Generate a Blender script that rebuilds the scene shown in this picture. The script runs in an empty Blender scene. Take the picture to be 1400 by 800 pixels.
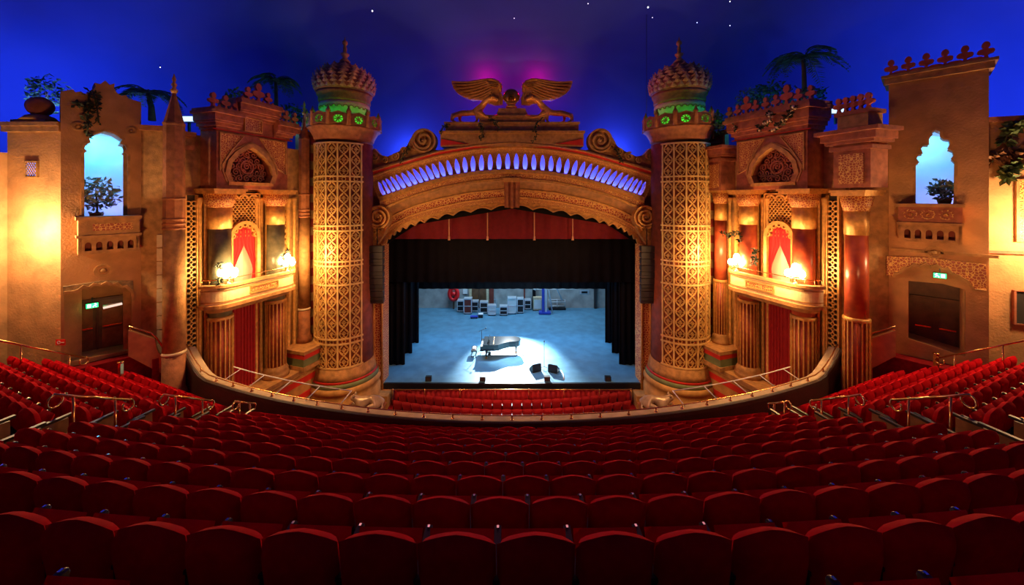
import bpy, bmesh, math, random
from mathutils import Vector, Matrix
from mathutils.geometry import tessellate_polygon
R = random.Random(7)
PI = math.pi
SC = bpy.context.scene
COL = SC.collection
E = 12.4                      # eye height above the stalls floor
FPX, HX, HY = 500.0, 700.0, 270.0


def P(x, y, Y):
    """pixel + distance -> point"""
    return Vector(((x - HX) / FPX * Y, Y, E - (y - HY) / FPX * Y))


# ---------------------------------------------------------------- frames
class Wall:
    """vertical plane through A and B (plan points, written for the left half); s along, z up, n into the room"""
    def __init__(self, A, B, side=-1):
        self.A = Vector(A); d = Vector(B) - self.A
        self.L = d.length; self.D = d / self.L
        n = Vector((-self.D.y, self.D.x))
        if n.dot(-self.A) < 0: n = -n
        self.N = n; self.side = side

    def pt(self, s, z, n=0.0):
        p = self.A + self.D * s + self.N * n
        return Vector((p.x if self.side < 0 else -p.x, p.y, z))

    def px(self, x, y, n=0.0):
        u = (x - HX) / FPX
        t = (self.A.dot(self.N) + n) / (u * self.N.x + self.N.y)
        p = Vector((u * t, t))
        return ((p - self.A).dot(self.D), E - (y - HY) / FPX * t)

    def poly(self, pts, n=0.0):
        return [self.px(x, y, n) for x, y in pts]


class Face:
    """plane Y = c facing the camera; s = X"""
    def __init__(self, c): self.c = c
    def pt(self, s, z, n=0.0): return Vector((s, self.c - n, z))
    def px(self, x, y, n=0.0):
        t = self.c - n
        return ((x - HX) / FPX * t, E - (y - HY) / FPX * t)
    def poly(self, pts, n=0.0): return [self.px(x, y, n) for x, y in pts]


class Drum:
    """cylinder round (cx, cy); s = arc length at radius r, s = 0 towards the camera"""
    def __init__(self, cx, cy, r): self.c = (cx, cy); self.r = r
    def pt(self, s, z, n=0.0):
        a = s / self.r - PI / 2
        return Vector((self.c[0] + (self.r + n) * math.cos(a), self.c[1] + (self.r + n) * math.sin(a), z))


# ---------------------------------------------------------------- mesh builder
class MB:
    def __init__(self): self.v = []; self.f = []; self.sm = []
    def add(self, vs, fs, smooth=False):
        b = len(self.v); self.v += [tuple(p) for p in vs]
        for q in fs: self.f.append(tuple(i + b for i in q)); self.sm.append(smooth)
        return self
    def hexa(self, p):
        return self.add(p, [(0, 1, 2, 3), (7, 6, 5, 4), (0, 4, 5, 1), (1, 5, 6, 2), (2, 6, 7, 3), (3, 7, 4, 0)])
    def box(self, x0, x1, y0, y1, z0, z1):
        return self.hexa([(x0, y0, z0), (x1, y0, z0), (x1, y1, z0), (x0, y1, z0), (x0, y0, z1), (x1, y0, z1), (x1, y1, z1), (x0, y1, z1)])
    def rbox(self, c, sx, sy, sz, a=0.0):
        """box standing on c, turned by a"""
        ca, sa = math.cos(a), math.sin(a); q = []
        for z in (0, sz):
            for x, y in ((-1, -1), (1, -1), (1, 1), (-1, 1)):
                X, Y = x * sx / 2, y * sy / 2
                q.append((c[0] + X * ca - Y * sa, c[1] + X * sa + Y * ca, c[2] + z))
        return self.hexa(q)
    def fbox(self, F, s0, s1, z0, z1, n0, n1):
        return self.hexa([F.pt(s0, z0, n0), F.pt(s1, z0, n0), F.pt(s1, z0, n1), F.pt(s0, z0, n1),
                          F.pt(s0, z1, n0), F.pt(s1, z1, n0), F.pt(s1, z1, n1), F.pt(s0, z1, n1)])
    def tube(self, pts, r, k=6, closed=False, cap=True):
        pts = [Vector(p) for p in pts]; m = len(pts)
        rs = r if isinstance(r, (list, tuple)) else [r] * m
        vs = []; up = None
        for i, p in enumerate(pts):
            a = pts[(i - 1) % m] if closed or i > 0 else p
            b = pts[(i + 1) % m] if closed or i < m - 1 else p
            t = (b - a)
            t = t.normalized() if t.length > 1e-9 else Vector((0, 0, 1))
            if up is None:
                up = Vector((0, 0, 1)) if abs(t.z) < .9 else Vector((1, 0, 0))
            u = (up - t * up.dot(t))
            u = u.normalized() if u.length > 1e-6 else t.orthogonal().normalized()
            up = u; w = t.cross(u)
            for j in range(k):
                q = 2 * PI * j / k
                vs.append(p + (u * math.cos(q) + w * math.sin(q)) * rs[i])
        fs = []
        for i in range(m if closed else m - 1):
            for j in range(k):
                a, b = i * k + j, i * k + (j + 1) % k
                c, d = ((i + 1) % m) * k + (j + 1) % k, ((i + 1) % m) * k + j
                fs.append((a, b, c, d))
        if cap and not closed:
            fs.append(tuple(range(k))[::-1]); fs.append(tuple((m - 1) * k + j for j in range(k)))
        return self.add(vs, fs, k > 4)
    def lathe(self, cx, cy, prof, k=20, a0=0.0, a1=2 * PI, smooth=True, wob=None):
        full = abs(a1 - a0 - 2 * PI) < 1e-6; kk = k if full else k + 1
        vs = []
        for r, z in prof:
            for j in range(kk):
                a = a0 + (a1 - a0) * j / k
                q = r * (wob(a, z) if wob else 1)
                vs.append((cx + q * math.cos(a), cy + q * math.sin(a), z))
        fs = []
        for i in range(len(prof) - 1):
            for j in range(k):
                j2 = (j + 1) % kk if full else j + 1
                fs.append((i * kk + j, i * kk + j2, (i + 1) * kk + j2, (i + 1) * kk + j))
        if full:
            if prof[0][0] > 1e-4: fs.append(tuple(range(kk))[::-1])
            if prof[-1][0] > 1e-4: fs.append(tuple((len(prof) - 1) * kk + j for j in range(kk)))
        return self.add(vs, fs, smooth)
    def ball(self, c, r, k=12, sz=1.0, sy=1.0):
        prof = [(max(1e-5, r * math.sin(PI * i / (k // 2 + 2))), -r * sz * math.cos(PI * i / (k // 2 + 2))) for i in range(k // 2 + 3)]
        b = len(self.v); self.lathe(0, 0, prof, k)
        for i in range(b, len(self.v)):
            x, y, z = self.v[i]; self.v[i] = (x + c[0], y * sy + c[1], z + c[2])
        return self
    def plate(self, F, outer, holes, n0, n1, sides=True, back=True):
        loops = [outer] + list(holes)
        tri = tessellate_polygon([[Vector((s, z, 0)) for s, z in lp] for lp in loops])
        flat = [q for lp in loops for q in lp]; m = len(flat)
        vs = [F.pt(s, z, n1) for s, z in flat]; fs = [tuple(t) for t in tri]
        if back or sides: vs += [F.pt(s, z, n0) for s, z in flat]
        if back: fs += [tuple(i + m for i in t)[::-1] for t in tri]
        if sides:
            b = 0
            for lp in loops:
                L = len(lp)
                for i in range(L):
                    j = (i + 1) % L
                    fs.append((b + i, b + j, b + j + m, b + i + m))
                b += L
        return self.add(vs, fs)
    def stroke(self, F, pts, w, n0, n1, closed=False):
        """flat raised band along a 2-D polyline on a frame"""
        m = len(pts)
        if m < 2: return self
        L, Rr = [], []
        for i in range(m):
            a = pts[(i - 1) % m] if closed or i > 0 else pts[i]
            b = pts[(i + 1) % m] if closed or i < m - 1 else pts[i]
            dx, dz = b[0] - a[0], b[1] - a[1]; l = math.hypot(dx, dz) or 1
            nx, nz = -dz / l * w / 2, dx / l * w / 2
            L.append((pts[i][0] + nx, pts[i][1] + nz)); Rr.append((pts[i][0] - nx, pts[i][1] - nz))
        vs = []
        for i in range(m):
            vs += [F.pt(*L[i], n0), F.pt(*L[i], n1), F.pt(*Rr[i], n1), F.pt(*Rr[i], n0)]
        fs = []
        for i in range(m if closed else m - 1):
            a, b = 4 * i, 4 * ((i + 1) % m)
            for q in range(3): fs.append((a + q, b + q, b + q + 1, a + q + 1))
        return self.add(vs, fs)
    def grid(self, rows, smooth=False, closed=False):
        k = len(rows[0]); vs = [p for r in rows for p in r]; fs = []
        for i in range(len(rows) - 1):
            for j in range(k if closed else k - 1):
                fs.append((i * k + j, i * k + (j + 1) % k, (i + 1) * k + (j + 1) % k, (i + 1) * k + j))
        return self.add(vs, fs, smooth)
    def pillow(self, c, hx, hz, hy, nu=8, nv=8, e=5.0, top=None, tilt=0.0, front=1.0):
        """upholstered pad: hx half width (x), hz half height (z), hy half thickness (y)"""
        ct, st = math.cos(tilt), math.sin(tilt)
        for sg in (1, -1):
            rows = []
            for j in range(nv + 1):
                v = -1 + 2 * j / nv; v = math.copysign(abs(v) ** .7, v); row = []
                for i in range(nu + 1):
                    u = -1 + 2 * i / nu; u = math.copysign(abs(u) ** .7, u)
                    t = (max(0, 1 - abs(u) ** e) * max(0, 1 - abs(v) ** (e * .75))) ** .5
                    x = hx * u; z = hz * v + (top(u) * max(0, v) if top else 0); y = sg * hy * t * (front if sg > 0 else 1)
                    row.append(Vector((c[0] + x, c[1] + y * ct - z * st, c[2] + z * ct + y * st)))
                rows.append(row)
            self.grid(rows, True)
        return self
    def leaf(self, p, d, l, w):
        d = d.normalized(); s = d.cross(Vector((R.uniform(-1, 1), R.uniform(-1, 1), R.uniform(-1, 1))))
        s = s.normalized() * w if s.length > 1e-5 else Vector((w, 0, 0))
        n = d.cross(s).normalized() * w * .35
        m = p + d * l * .5
        return self.add([p, m + s + n, p + d * l, m - s + n, m], [(0, 1, 4), (1, 2, 4), (2, 3, 4), (3, 0, 4)])
    def build(self, name, mat, parent=None, kind=None, weld=False, label=None):
        me = bpy.data.meshes.new(name); me.from_pydata(self.v, [], self.f)
        me.polygons.foreach_set('use_smooth', self.sm)
        bm = bmesh.new(); bm.from_mesh(me)
        if weld: bmesh.ops.remove_doubles(bm, verts=bm.verts, dist=1e-4)
        bmesh.ops.recalc_face_normals(bm, faces=bm.faces)
        bm.to_mesh(me); bm.free()
        me.materials.append(mat)
        o = bpy.data.objects.new(name, me); COL.objects.link(o)
        if parent is not None:
            o.parent = parent
            if parent.type == 'EMPTY': o.matrix_parent_inverse = ROOTM.get(parent.name, Matrix()).inverted()
        if kind: o['kind'] = kind
        if label: o['label'] = label
        return o


ROOTM = {}
USED = {}


def thing(name, label, cat, loc=(0, 0, 0), group=None):
    o = bpy.data.objects.new(name, None); COL.objects.link(o)
    o.location = loc; o.empty_display_size = .2
    ROOTM[o.name] = Matrix.Translation(Vector(loc))
    return tag(o, label, cat, group)


def tag(o, label, cat, group=None):
    o['label'] = label; o['category'] = cat
    if group: o['group'] = group
    return o


def struct(mb, name, mat):
    return mb.build(name, mat, None, 'structure')


def copy_tree(o, loc, rz, label):
    c = o.copy(); COL.objects.link(c); c.location = loc; c.rotation_euler = (0, 0, rz); c['label'] = label
    for ch in o.children:
        d = ch.copy(); COL.objects.link(d); d.parent = c
        for g in ch.children:
            e = g.copy(); COL.objects.link(e); e.parent = d
    return c


def skin(name, mat, verts, edges, radii, parent=None, sub=2, root=0):
    """continuous body grown from a skeleton"""
    me = bpy.data.meshes.new(name); me.from_pydata([tuple(v) for v in verts], edges, [])
    o = bpy.data.objects.new(name, me); COL.objects.link(o)
    bm = bmesh.new(); bm.from_mesh(me); lay = bm.verts.layers.skin.verify()
    for i, v in enumerate(bm.verts):
        r = radii[i]; v[lay].radius = (r, r) if not isinstance(r, tuple) else r
        v[lay].use_root = (i == root)
    bm.to_mesh(me); bm.free()
    o.modifiers.new('skin', 'SKIN').use_smooth_shade = True
    s = o.modifiers.new('sub', 'SUBSURF'); s.levels = sub; s.render_levels = sub
    me.materials.append(mat)
    if parent is not None:
        o.parent = parent; o.matrix_parent_inverse = ROOTM.get(parent.name, Matrix()).inverted()
    return o


ORD = ['first', 'second', 'third', 'fourth', 'fifth', 'sixth', 'seventh', 'eighth', 'ninth', 'tenth', 'eleventh', 'twelfth', 'thirteenth',
       'fourteenth', 'fifteenth', 'sixteenth', 'seventeenth', 'eighteenth', 'nineteenth', 'twentieth', 'twenty-first', 'twenty-second',
       'twenty-third', 'twenty-fourth', 'twenty-fifth', 'twenty-sixth', 'twenty-seventh', 'twenty-eighth', 'twenty-ninth', 'thirtieth', 'thirty-first', 'thirty-second']


def circ(c, z, r, k=12, a0=0.0, a1=2 * PI, sz=1.0):
    full = abs(a1 - a0 - 2 * PI) < 1e-6
    return [(c + r * math.cos(a0 + (a1 - a0) * i / k), z + sz * r * math.sin(a0 + (a1 - a0) * i / k)) for i in range(k if full else k + 1)]


def spiral(c, z, r, turns=2.2, k=30, a0=0.0, sg=1, rin=.12):
    return [(c + r * (rin + (1 - rin) * (1 - i / k)) * math.cos(a0 + sg * 2 * PI * turns * i / k),
             z + r * (rin + (1 - rin) * (1 - i / k)) * math.sin(a0 + sg * 2 * PI * turns * i / k)) for i in range(k + 1)]


def lerp(a, b, t): return a + (b - a) * t


def along(pts, t):
    """point at fraction t of x on a polyline given by pixel pairs"""
    n = len(pts) - 1; f = min(max(t, 0), 1) * n; i = min(int(f), n - 1); q = f - i
    return (lerp(pts[i][0], pts[i + 1][0], q), lerp(pts[i][1], pts[i + 1][1], q))


# ---------------------------------------------------------------- materials
def mat(name, col, rough=.6, metal=0.0, var=.25, scale=2.5, bump=.25, bscale=18, col2=None, sheen=0.0, emit=0.0, coat=0.0, spec=.5):
    m = bpy.data.materials.new(name); m.use_nodes = True
    nt = m.node_tree; b = nt.nodes['Principled BSDF']; L = nt.links.new
    b.inputs['Roughness'].default_value = rough; b.inputs['Metallic'].default_value = metal
    b.inputs['Specular IOR Level'].default_value = spec
    if sheen: b.inputs['Sheen Weight'].default_value = sheen; b.inputs['Sheen Tint'].default_value = (1, .04, .05, 1); b.inputs['Sheen Roughness'].default_value = .45
    if coat: b.inputs['Coat Weight'].default_value = coat
    c1 = (*col, 1); c2 = (*(col2 if col2 else [q * (1 - var) for q in col]), 1)
    tc = nt.nodes.new('ShaderNodeTexCoord')
    if var or col2:
        n = nt.nodes.new('ShaderNodeTexNoise'); n.inputs['Scale'].default_value = scale; n.inputs['Detail'].default_value = 6
        L(tc.outputs['Object'], n.inputs['Vector'])
        r = nt.nodes.new('ShaderNodeValToRGB'); r.color_ramp.elements[0].position = .35; r.color_ramp.elements[1].position = .65
        r.color_ramp.elements[0].color = c2; r.color_ramp.elements[1].color = c1
        L(n.outputs['Fac'], r.inputs['Fac']); L(r.outputs['Color'], b.inputs['Base Color'])
    else: b.inputs['Base Color'].default_value = c1
    if bump:
        n2 = nt.nodes.new('ShaderNodeTexNoise'); n2.inputs['Scale'].default_value = bscale; n2.inputs['Detail'].default_value = 4
        L(tc.outputs['Object'], n2.inputs['Vector'])
        bp = nt.nodes.new('ShaderNodeBump'); bp.inputs['Strength'].default_value = bump; bp.inputs['Distance'].default_value = .03
        L(n2.outputs['Fac'], bp.inputs['Height']); L(bp.outputs['Normal'], b.inputs['Normal'])
    if emit:
        b.inputs['Emission Color'].default_value = c1; b.inputs['Emission Strength'].default_value = emit
    return m


def ornate(name, ca, cb, scale=6.0, rough=.5, width=.09, bump=.6, kind='vor'):
    """carved and painted relief: a fine raised tracery in one colour over a ground of another"""
    m = mat(name, ca, rough, 0, 0, bump=0)
    nt = m.node_tree; b = nt.nodes['Principled BSDF']; L = nt.links.new
    tc = nt.nodes.new('ShaderNodeTexCoord')
    if kind == 'vor':
        v = nt.nodes.new('ShaderNodeTexVoronoi'); v.feature = 'DISTANCE_TO_EDGE'; v.inputs['Scale'].default_value = scale
        v.inputs['Randomness'].default_value = .75
        L(tc.outputs['Object'], v.inputs['Vector']); out = v.outputs['Distance']; hi = width
    else:
        v = nt.nodes.new('ShaderNodeTexWave'); v.wave_type = 'RINGS'; v.inputs['Scale'].default_value = scale; v.inputs['Distortion'].default_value = 6
        v.inputs['Detail Scale'].default_value = 2
        L(tc.outputs['Object'], v.inputs['Vector']); out = v.outputs['Fac']; hi = .5
    r = nt.nodes.new('ShaderNodeValToRGB'); e = r.color_ramp.elements
    e[0].position = hi * .6; e[0].color = (*cb, 1); e[1].position = hi * 1.3; e[1].color = (*ca, 1)
    L(out, r.inputs['Fac']); L(r.outputs['Color'], b.inputs['Base Color'])
    bp = nt.nodes.new('ShaderNodeBump'); bp.inputs['Strength'].default_value = bump; bp.inputs['Distance'].default_value = .04; bp.invert = True
    L(r.outputs['Color'], bp.inputs['Height']); bp.invert = False
    L(bp.outputs['Normal'], b.inputs['Normal'])
    return m


def glow(name, col, s):
    m = bpy.data.materials.new(name); m.use_nodes = True; nt = m.node_tree; b = nt.nodes['Principled BSDF']
    b.inputs['Base Color'].default_value = (*col, 1); b.inputs['Emission Color'].default_value = (*col, 1); b.inputs['Emission Strength'].default_value = s
    return m


M = {}
M['stucco'] = mat('stucco', (.55, .28, .11), .85, var=.3, scale=1.6, bump=.5, bscale=14)
M['stone'] = mat('carved_stone', (.52, .27, .09), .7, var=.4, scale=4, bump=.5, bscale=22)
M['stonered'] = mat('red_carved_stone', (.40, .14, .05), .7, var=.4, scale=4, bump=.5, bscale=22)
M['cream'] = mat('cream_plaster', (.72, .58, .36), .6, var=.2, scale=5, bump=.25)
M['gold'] = mat('gilding', (.74, .40, .11), .42, .35, var=.3, scale=6, bump=.35, bscale=30)
M['goldred'] = ornate('gilded_red_relief', (.34, .07, .025), (.74, .45, .12), 11, width=.085)
M['goldfine'] = ornate('fine_gilded_relief', (.40, .13, .04), (.74, .44, .13), 13, width=.09)
M['goldfret'] = ornate('gilded_fret', (.36, .05, .02), (.78, .5, .16), 7, width=.1)
M['red'] = mat('painted_red', (.66, .03, .018), .5, var=.2, bump=.1)
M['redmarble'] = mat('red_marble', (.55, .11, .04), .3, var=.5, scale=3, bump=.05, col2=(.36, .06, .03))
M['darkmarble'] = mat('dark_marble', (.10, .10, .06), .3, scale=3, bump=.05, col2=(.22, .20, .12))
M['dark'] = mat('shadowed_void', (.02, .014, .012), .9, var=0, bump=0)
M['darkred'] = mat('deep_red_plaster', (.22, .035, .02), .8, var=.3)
M['green'] = mat('painted_green', (.18, .24, .10), .6, var=.2, bump=.1)
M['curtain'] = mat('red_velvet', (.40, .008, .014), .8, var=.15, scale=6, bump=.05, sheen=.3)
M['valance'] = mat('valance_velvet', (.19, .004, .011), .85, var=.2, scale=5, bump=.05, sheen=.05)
M['seat'] = mat('seat_velvet', (.56, .006, .014), .85, var=.2, scale=9, bump=.06, bscale=60, sheen=.04, spec=.02)
M['carpet'] = mat('carpet', (.28, .008, .012), .95, var=.3, scale=8, bump=.3, bscale=120, spec=.1)
M['black'] = mat('black_drape', (.008, .008, .010), .95, var=.2, bump=0, spec=.1)
M['blackm'] = mat('black_metal', (.014, .014, .016), .4, .3, var=0, bump=0)
M['lacquer'] = mat('piano_lacquer', (.006, .007, .009), .12, var=0, bump=0, coat=1)
M['brass'] = mat('brass', (.78, .42, .16), .25, .95, var=.1, bump=0)
M['chrome'] = mat('chrome', (.8, .8, .82), .15, 1, var=0, bump=0)
M['alu'] = mat('aluminium', (.75, .77, .8), .35, .6, var=.1, bump=0)
M['wood'] = mat('wood', (.46, .22, .07), .5, var=.45, scale=3, bump=.1, bscale=6)
M['darkwood'] = mat('dark_door_wood', (.17, .075, .03), .5, var=.4, scale=3, bump=.1, bscale=6)
M['sky'] = mat('plaster_sky', (.06, .10, .46), .95, var=.2, scale=.18, bump=.15, bscale=1.2, spec=0)
M['stage'] = mat('stage_boards', (.11, .28, .40), .42, var=.25, scale=1.5, bump=.05)
M['greywall'] = mat('grey_wall', (.46, .45, .42), .85, var=.35, scale=1.2, bump=.1)
M['white'] = mat('white_paint', (.8, .8, .78), .5, var=.1, bump=0)
M['niche'] = mat('niche_plaster', (.75, .78, .85), .9, var=.05, bump=0)
M['leaf'] = mat('leaf_green', (.06, .14, .04), .6, var=.5, scale=4, bump=0)
M['leafpale'] = mat('pale_leaf', (.30, .34, .22), .6, var=.5, scale=4, bump=0)
M['vine'] = mat('dark_vine', (.03, .045, .02), .7, var=.4, bump=0)
M['bark'] = mat('bark', (.16, .10, .05), .9, var=.4, bump=.3)
M['bulb'] = glow('lamp_bulb', (1, .72, .36), 60)
M['lampglass'] = glow('lamp_glass', (1, .68, .32), 14)
M['exit'] = glow('exit_panel', (.03, 1, .22), 2.6)
M['starlamp'] = glow('star_lamp', (.85, .9, 1), 3)
M['blue'] = mat('blue_paint', (.03, .06, .45), .4, var=.1, bump=0)
M['gallery'] = mat('gallery_back', (.30, .36, .9), .9, var=0, bump=0)
M['neon'] = glow('blue_neon', (.16, .18, 1), 90)
M['panther'] = mat('panther_bronze', (.62, .26, .07), .35, .3, var=.3, scale=5, bump=.25)
M['lionwhite'] = mat('polished_panther', (.5, .36, .24), .22, .2, var=.3, scale=4, bump=.1)
M['globe'] = mat('globe_glass', (.42, .22, .05), .12, .7, var=.7, scale=1.6, bump=0)
M['plum'] = mat('speaker_grille', (.035, .03, .032), .6, var=.2, bump=.3, bscale=90)
# ================================================================ the house: sky ceiling, floor, tiers
def rowY(n, X):
    c = 2.5 + .85 * n; a = abs(X)
    if a < 8: return c + a * a / 78
    return c + .82 + .25 * (min(a, 9) - 8) + .43 * max(0, a - 9)


def zf(n): return E - (2.265 + .453 * n) - .92


def limX(Y):
    for (ya, xa), (yb, xb) in zip(WPATH, WPATH[1:]):
        if ya <= Y <= yb: return lerp(xa, xb, (Y - ya) / (yb - ya))
    return 16.9


WPATH = [(-8, 17.4), (12.9, 17.0), (13.0, 15.9), (14.6, 14.7), (15.0, 13.7), (20.6, 11.9)]

# sky dome
mb = MB(); rows = []
for i in range(0, 19):
    t = i / 18 * PI / 2; row = []
    cz, cr = math.sin(t) ** (2 / 3), math.cos(t) ** (2 / 3)
    for j in range(64):
        a = 2 * PI * j / 64; c, s = math.cos(a), math.sin(a)
        c = math.copysign(abs(c) ** .8, c); s = math.copysign(abs(s) ** .8, s)
        row.append((25 * c * cr, 8 + 20 * s * cr, 12.0 + 13.5 * cz))
    rows.append(row)
mb.grid(rows, True, True)
struct(mb, 'ceiling', M['sky'])

mb = MB(); mb.box(-13.9, 13.9, 12.5, 22.4, -.2, 0)
struct(mb, 'floor', M['carpet'])

# stepped balcony floor
mb = MB()
XS = [-17.0 + i * .5 for i in range(69)]
for n in range(-3, 10):
    z = zf(n); zb = zf(n + 1) - .1 if n < 9 else z - .7
    fr, bk, fb = [], [], []
    for X in XS:
        y0, y1 = rowY(n, X) - .42, rowY(n, X) + .43
        def cl(Y):
            l = limX(Y); return max(-l, min(l, X))
        fr.append((cl(y1), y1, z)); bk.append((cl(y0), y0, z)); fb.append((cl(y1), y1, zb))
    mb.grid([bk, fr, fb])
# walkway behind the parapet
a, b = [], []
for X in XS:
    if abs(X) > 13: continue
    a.append((X, rowY(9, X) + .42, 4.55)); b.append((X, 11.62 + X * X / 54, 4.55))
mb.grid([a, b])
struct(mb, 'balcony_floor', M['carpet'])


def parapet_pt(X, off, z):
    z = z + max(0, abs(X) - 12.2) ** 1.4 * .55
    """point off metres outside the parapet line"""
    sl = X / 27; l = math.hypot(1, sl)
    return Vector((X - off * sl / l, 11.6 + X * X / 54 + off / l, z))


mb = MB(); xs = [-13.65 + i * .39 for i in range(71)]
prof = [(.12, 5.235), (.5, 5.17), (.55, 5.08), (.48, 4.95), (.52, 4.8), (.45, 4.2), (.3, 3.2), (.1, 3.0)]
mb.grid([[parapet_pt(X, o, z) for X in xs] for o, z in prof])
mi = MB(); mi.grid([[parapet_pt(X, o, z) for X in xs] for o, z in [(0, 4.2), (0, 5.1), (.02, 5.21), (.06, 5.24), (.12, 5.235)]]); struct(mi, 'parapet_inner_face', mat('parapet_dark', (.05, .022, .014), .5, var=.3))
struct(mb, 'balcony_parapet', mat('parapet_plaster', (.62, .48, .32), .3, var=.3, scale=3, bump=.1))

# brass safety rail of the parapet
t = thing('safety_rail', 'long thin brass safety rail on posts along the curved balcony parapet', 'rail', parapet_pt(0, .2, 5.22))
MB().tube([parapet_pt(X, .2, 5.36) for X in xs], .022, 6).build('top_rail', M['brass'], t)
for i in range(-13, 14):
    X = i * .97
    q = MB(); q.tube([parapet_pt(X, .2, 5.21), parapet_pt(X, .2, 5.36)], .03, 6); q.lathe(*parapet_pt(X, .2, 0)[:2], [(.06, 5.2), (.06, 5.24), (.03, 5.27)], 8)
    q.build('post', M['brass'], t)
for sd in (-1, 1):
    nm = 'west' if sd < 0 else 'east'
    t = thing('lighting_rail', 'thin white tube frame cantilevered outside the balcony parapet, ' + ('left' if sd < 0 else 'right') + ' of the stage', 'rail', parapet_pt(sd * 9, .6, 5.3), 'white parapet frames')
    pts = [parapet_pt(sd * (6.0 + i * .45), .95, 5.42) for i in range(14)]
    MB().tube(pts, .022, 6).build('outer_tube', M['white'], t)
    for i in (0, 3, 6, 9, 12):
        X = sd * (6.0 + i * .45)
        MB().tube([parapet_pt(X, .95, 5.42), parapet_pt(X, .3, 5.24)], .02, 6).build('cross_tube', M['white'], t)

# ================================================================ seats
def seat_proto():
    r = thing('balcony_seat', 'x', 'seat', (0, 0, 0), 'red velvet balcony seats')
    hump = lambda u: .05 * math.cos(u * PI / 2) ** 2 - .02 * max(0, abs(u) - .75) * 4
    MB().pillow((0, -.02, .60), .262, .30, .085, 10, 10, 7, hump, .16).build('backrest', M['seat'], r)
    MB().pillow((0, .125, .565), .235, .19, .055, 6, 6, 6, None, -.42).build('seat_cushion', M['seat'], r)
    q = MB()
    q.hexa([(-.292, -.06, .60), (-.240, -.06, .60), (-.240, .30, .63), (-.292, .30, .63), (-.292, -.06, .63), (-.240, -.06, .63), (-.240, .30, .675), (-.292, .30, .675)])
    q.ball((-.266, .29, .652), .028, 8, 1.0)
    q.build('armrest', M['armrest'], r)
    MB().box(-.274, -.258, .268, .29, .676, .686).build('armrest_cap', M['chrome'], r)
    q = MB(); q.box(-.285, -.245, -.05, .14, 0, .62); q.box(-.32, -.21, -.1, .2, 0, .03)
    q.build('stand', M['blackm'], r)
    return r


M['armrest'] = mat('armrest_lacquer', (.03, .018, .015), .42, 0, var=0, bump=0)
slots = []
PITCH = .53
for n in range(-1, 10):
    off = .16 if n % 2 == 0 else -.11
    for k in range(-15, 15):
        X = k * PITCH + PITCH / 2 + off - PITCH / 2
        if abs(X) > 7.85: continue
        slots.append(('C', n, X))
    if n >= 2:
        for sd in (-1, 1):
            X = 9.3
            while True:
                Y = rowY(n, X)
                if X > limX(Y + .3) - (.55 if n < 7 else .9) or (n < 7 and X > 16.1): break
                slots.append(('L' if sd < 0 else 'R', n, sd * X))
                X += PITCH * .92
vis = []
for b, n, X in slots:
    Y = rowY(n, X); z = zf(n) + .7
    px, py = HX + FPX * X / Y, HY + FPX * (E - z) / Y
    if -45 < px < 1445 and py < 870: vis.append((Y, b, n, X, px))
NEAR = 306
vis.sort(key=lambda q: q[0])
far = vis[NEAR:]; near = vis[:NEAR]
order = {}
for Y, b, n, X, px in vis: order.setdefault((b, n), []).append(X)
for q in order.values(): q.sort()
proto = None
BLK = {'C': 'centre block', 'L': 'block beyond the left aisle', 'R': 'block beyond the right aisle'}
for Y, b, n, X, px in near:
    if b == 'R': i = len(order[(b, n)]) - 1 - order[(b, n)].index(X); frm = 'the right wall'
    elif b == 'L': i = order[(b, n)].index(X); frm = 'the left wall'
    else: i = order[(b, n)].index(X); frm = 'the left end'
    lab = f'{ORD[i]} red velvet seat from {frm}, {ORD[n + 1]} row ahead, {BLK[b]}'
    a = math.atan(X / 39 if abs(X) < 8 else math.copysign(.40, X))
    if proto is None: proto = seat_proto(); proto['label'] = lab; proto.location = (X, Y, zf(n)); proto.rotation_euler = (0, 0, a)
    else: copy_tree(proto, (X, Y, zf(n)), a, lab)
mb = MB()
src = MB(); src.pillow((0, -.02, .60), .262, .30, .085, 8, 6, 7, lambda u: .035 * math.cos(u * PI / 2) ** 2, .16); src.pillow((0, .125, .565), .235, .19, .055, 4, 4, 6, None, -.42)
for Y, b, n, X, px in far:
    a = math.atan(X / 39 if abs(X) < 8 else math.copysign(.40, X)); c, s = math.cos(a), math.sin(a)
    mb.add([(X + x * c - y * s, Y + x * s + y * c, zf(n) + z) for x, y, z in src.v], src.f, True)
o = mb.build('balcony_seat_mass', M['seat'], None, 'stuff'); tag(o, 'distant red velvet balcony seats filling the front rows by the parapet', 'seat')

# wooden panels that close the rows at the aisles
first = None; M['panel'] = mat('panel_wood', (.36, .15, .045), .45, var=.4, scale=4, bump=.05)
for n in range(3, 10):
    for sd in (-1, 1):
        for X0, wh in ((8.17, 'centre block'), (8.98, 'side block')):
            X = sd * X0; Y = rowY(n, X)
            lab = f'wooden end panel with dark armrest, {wh}, {ORD[n + 1]} row, ' + ('left' if sd < 0 else 'right') + ' aisle'
            a = math.atan(X / 30)
            if first is None:
                first = thing('row_end_panel', lab, 'seat end panel', (0, 0, 0), 'wooden row end panels')
                MB().box(-.025, .025, -.12, .36, 0, .60).build('panel', M['panel'], first)
                q = MB(); q.hexa([(-.035, -.1, .60), (.035, -.1, .60), (.035, .42, .62), (-.035, .42, .62), (-.035, -.1, .645), (.035, -.1, .645), (.035, .42, .67), (-.035, .42, .67)])
                q.build('armrest', M['armrest'], first)
                first.location = (X, Y, zf(n)); first.rotation_euler = (0, 0, a)
            else: copy_tree(first, (X, Y, zf(n)), a, lab)

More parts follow.
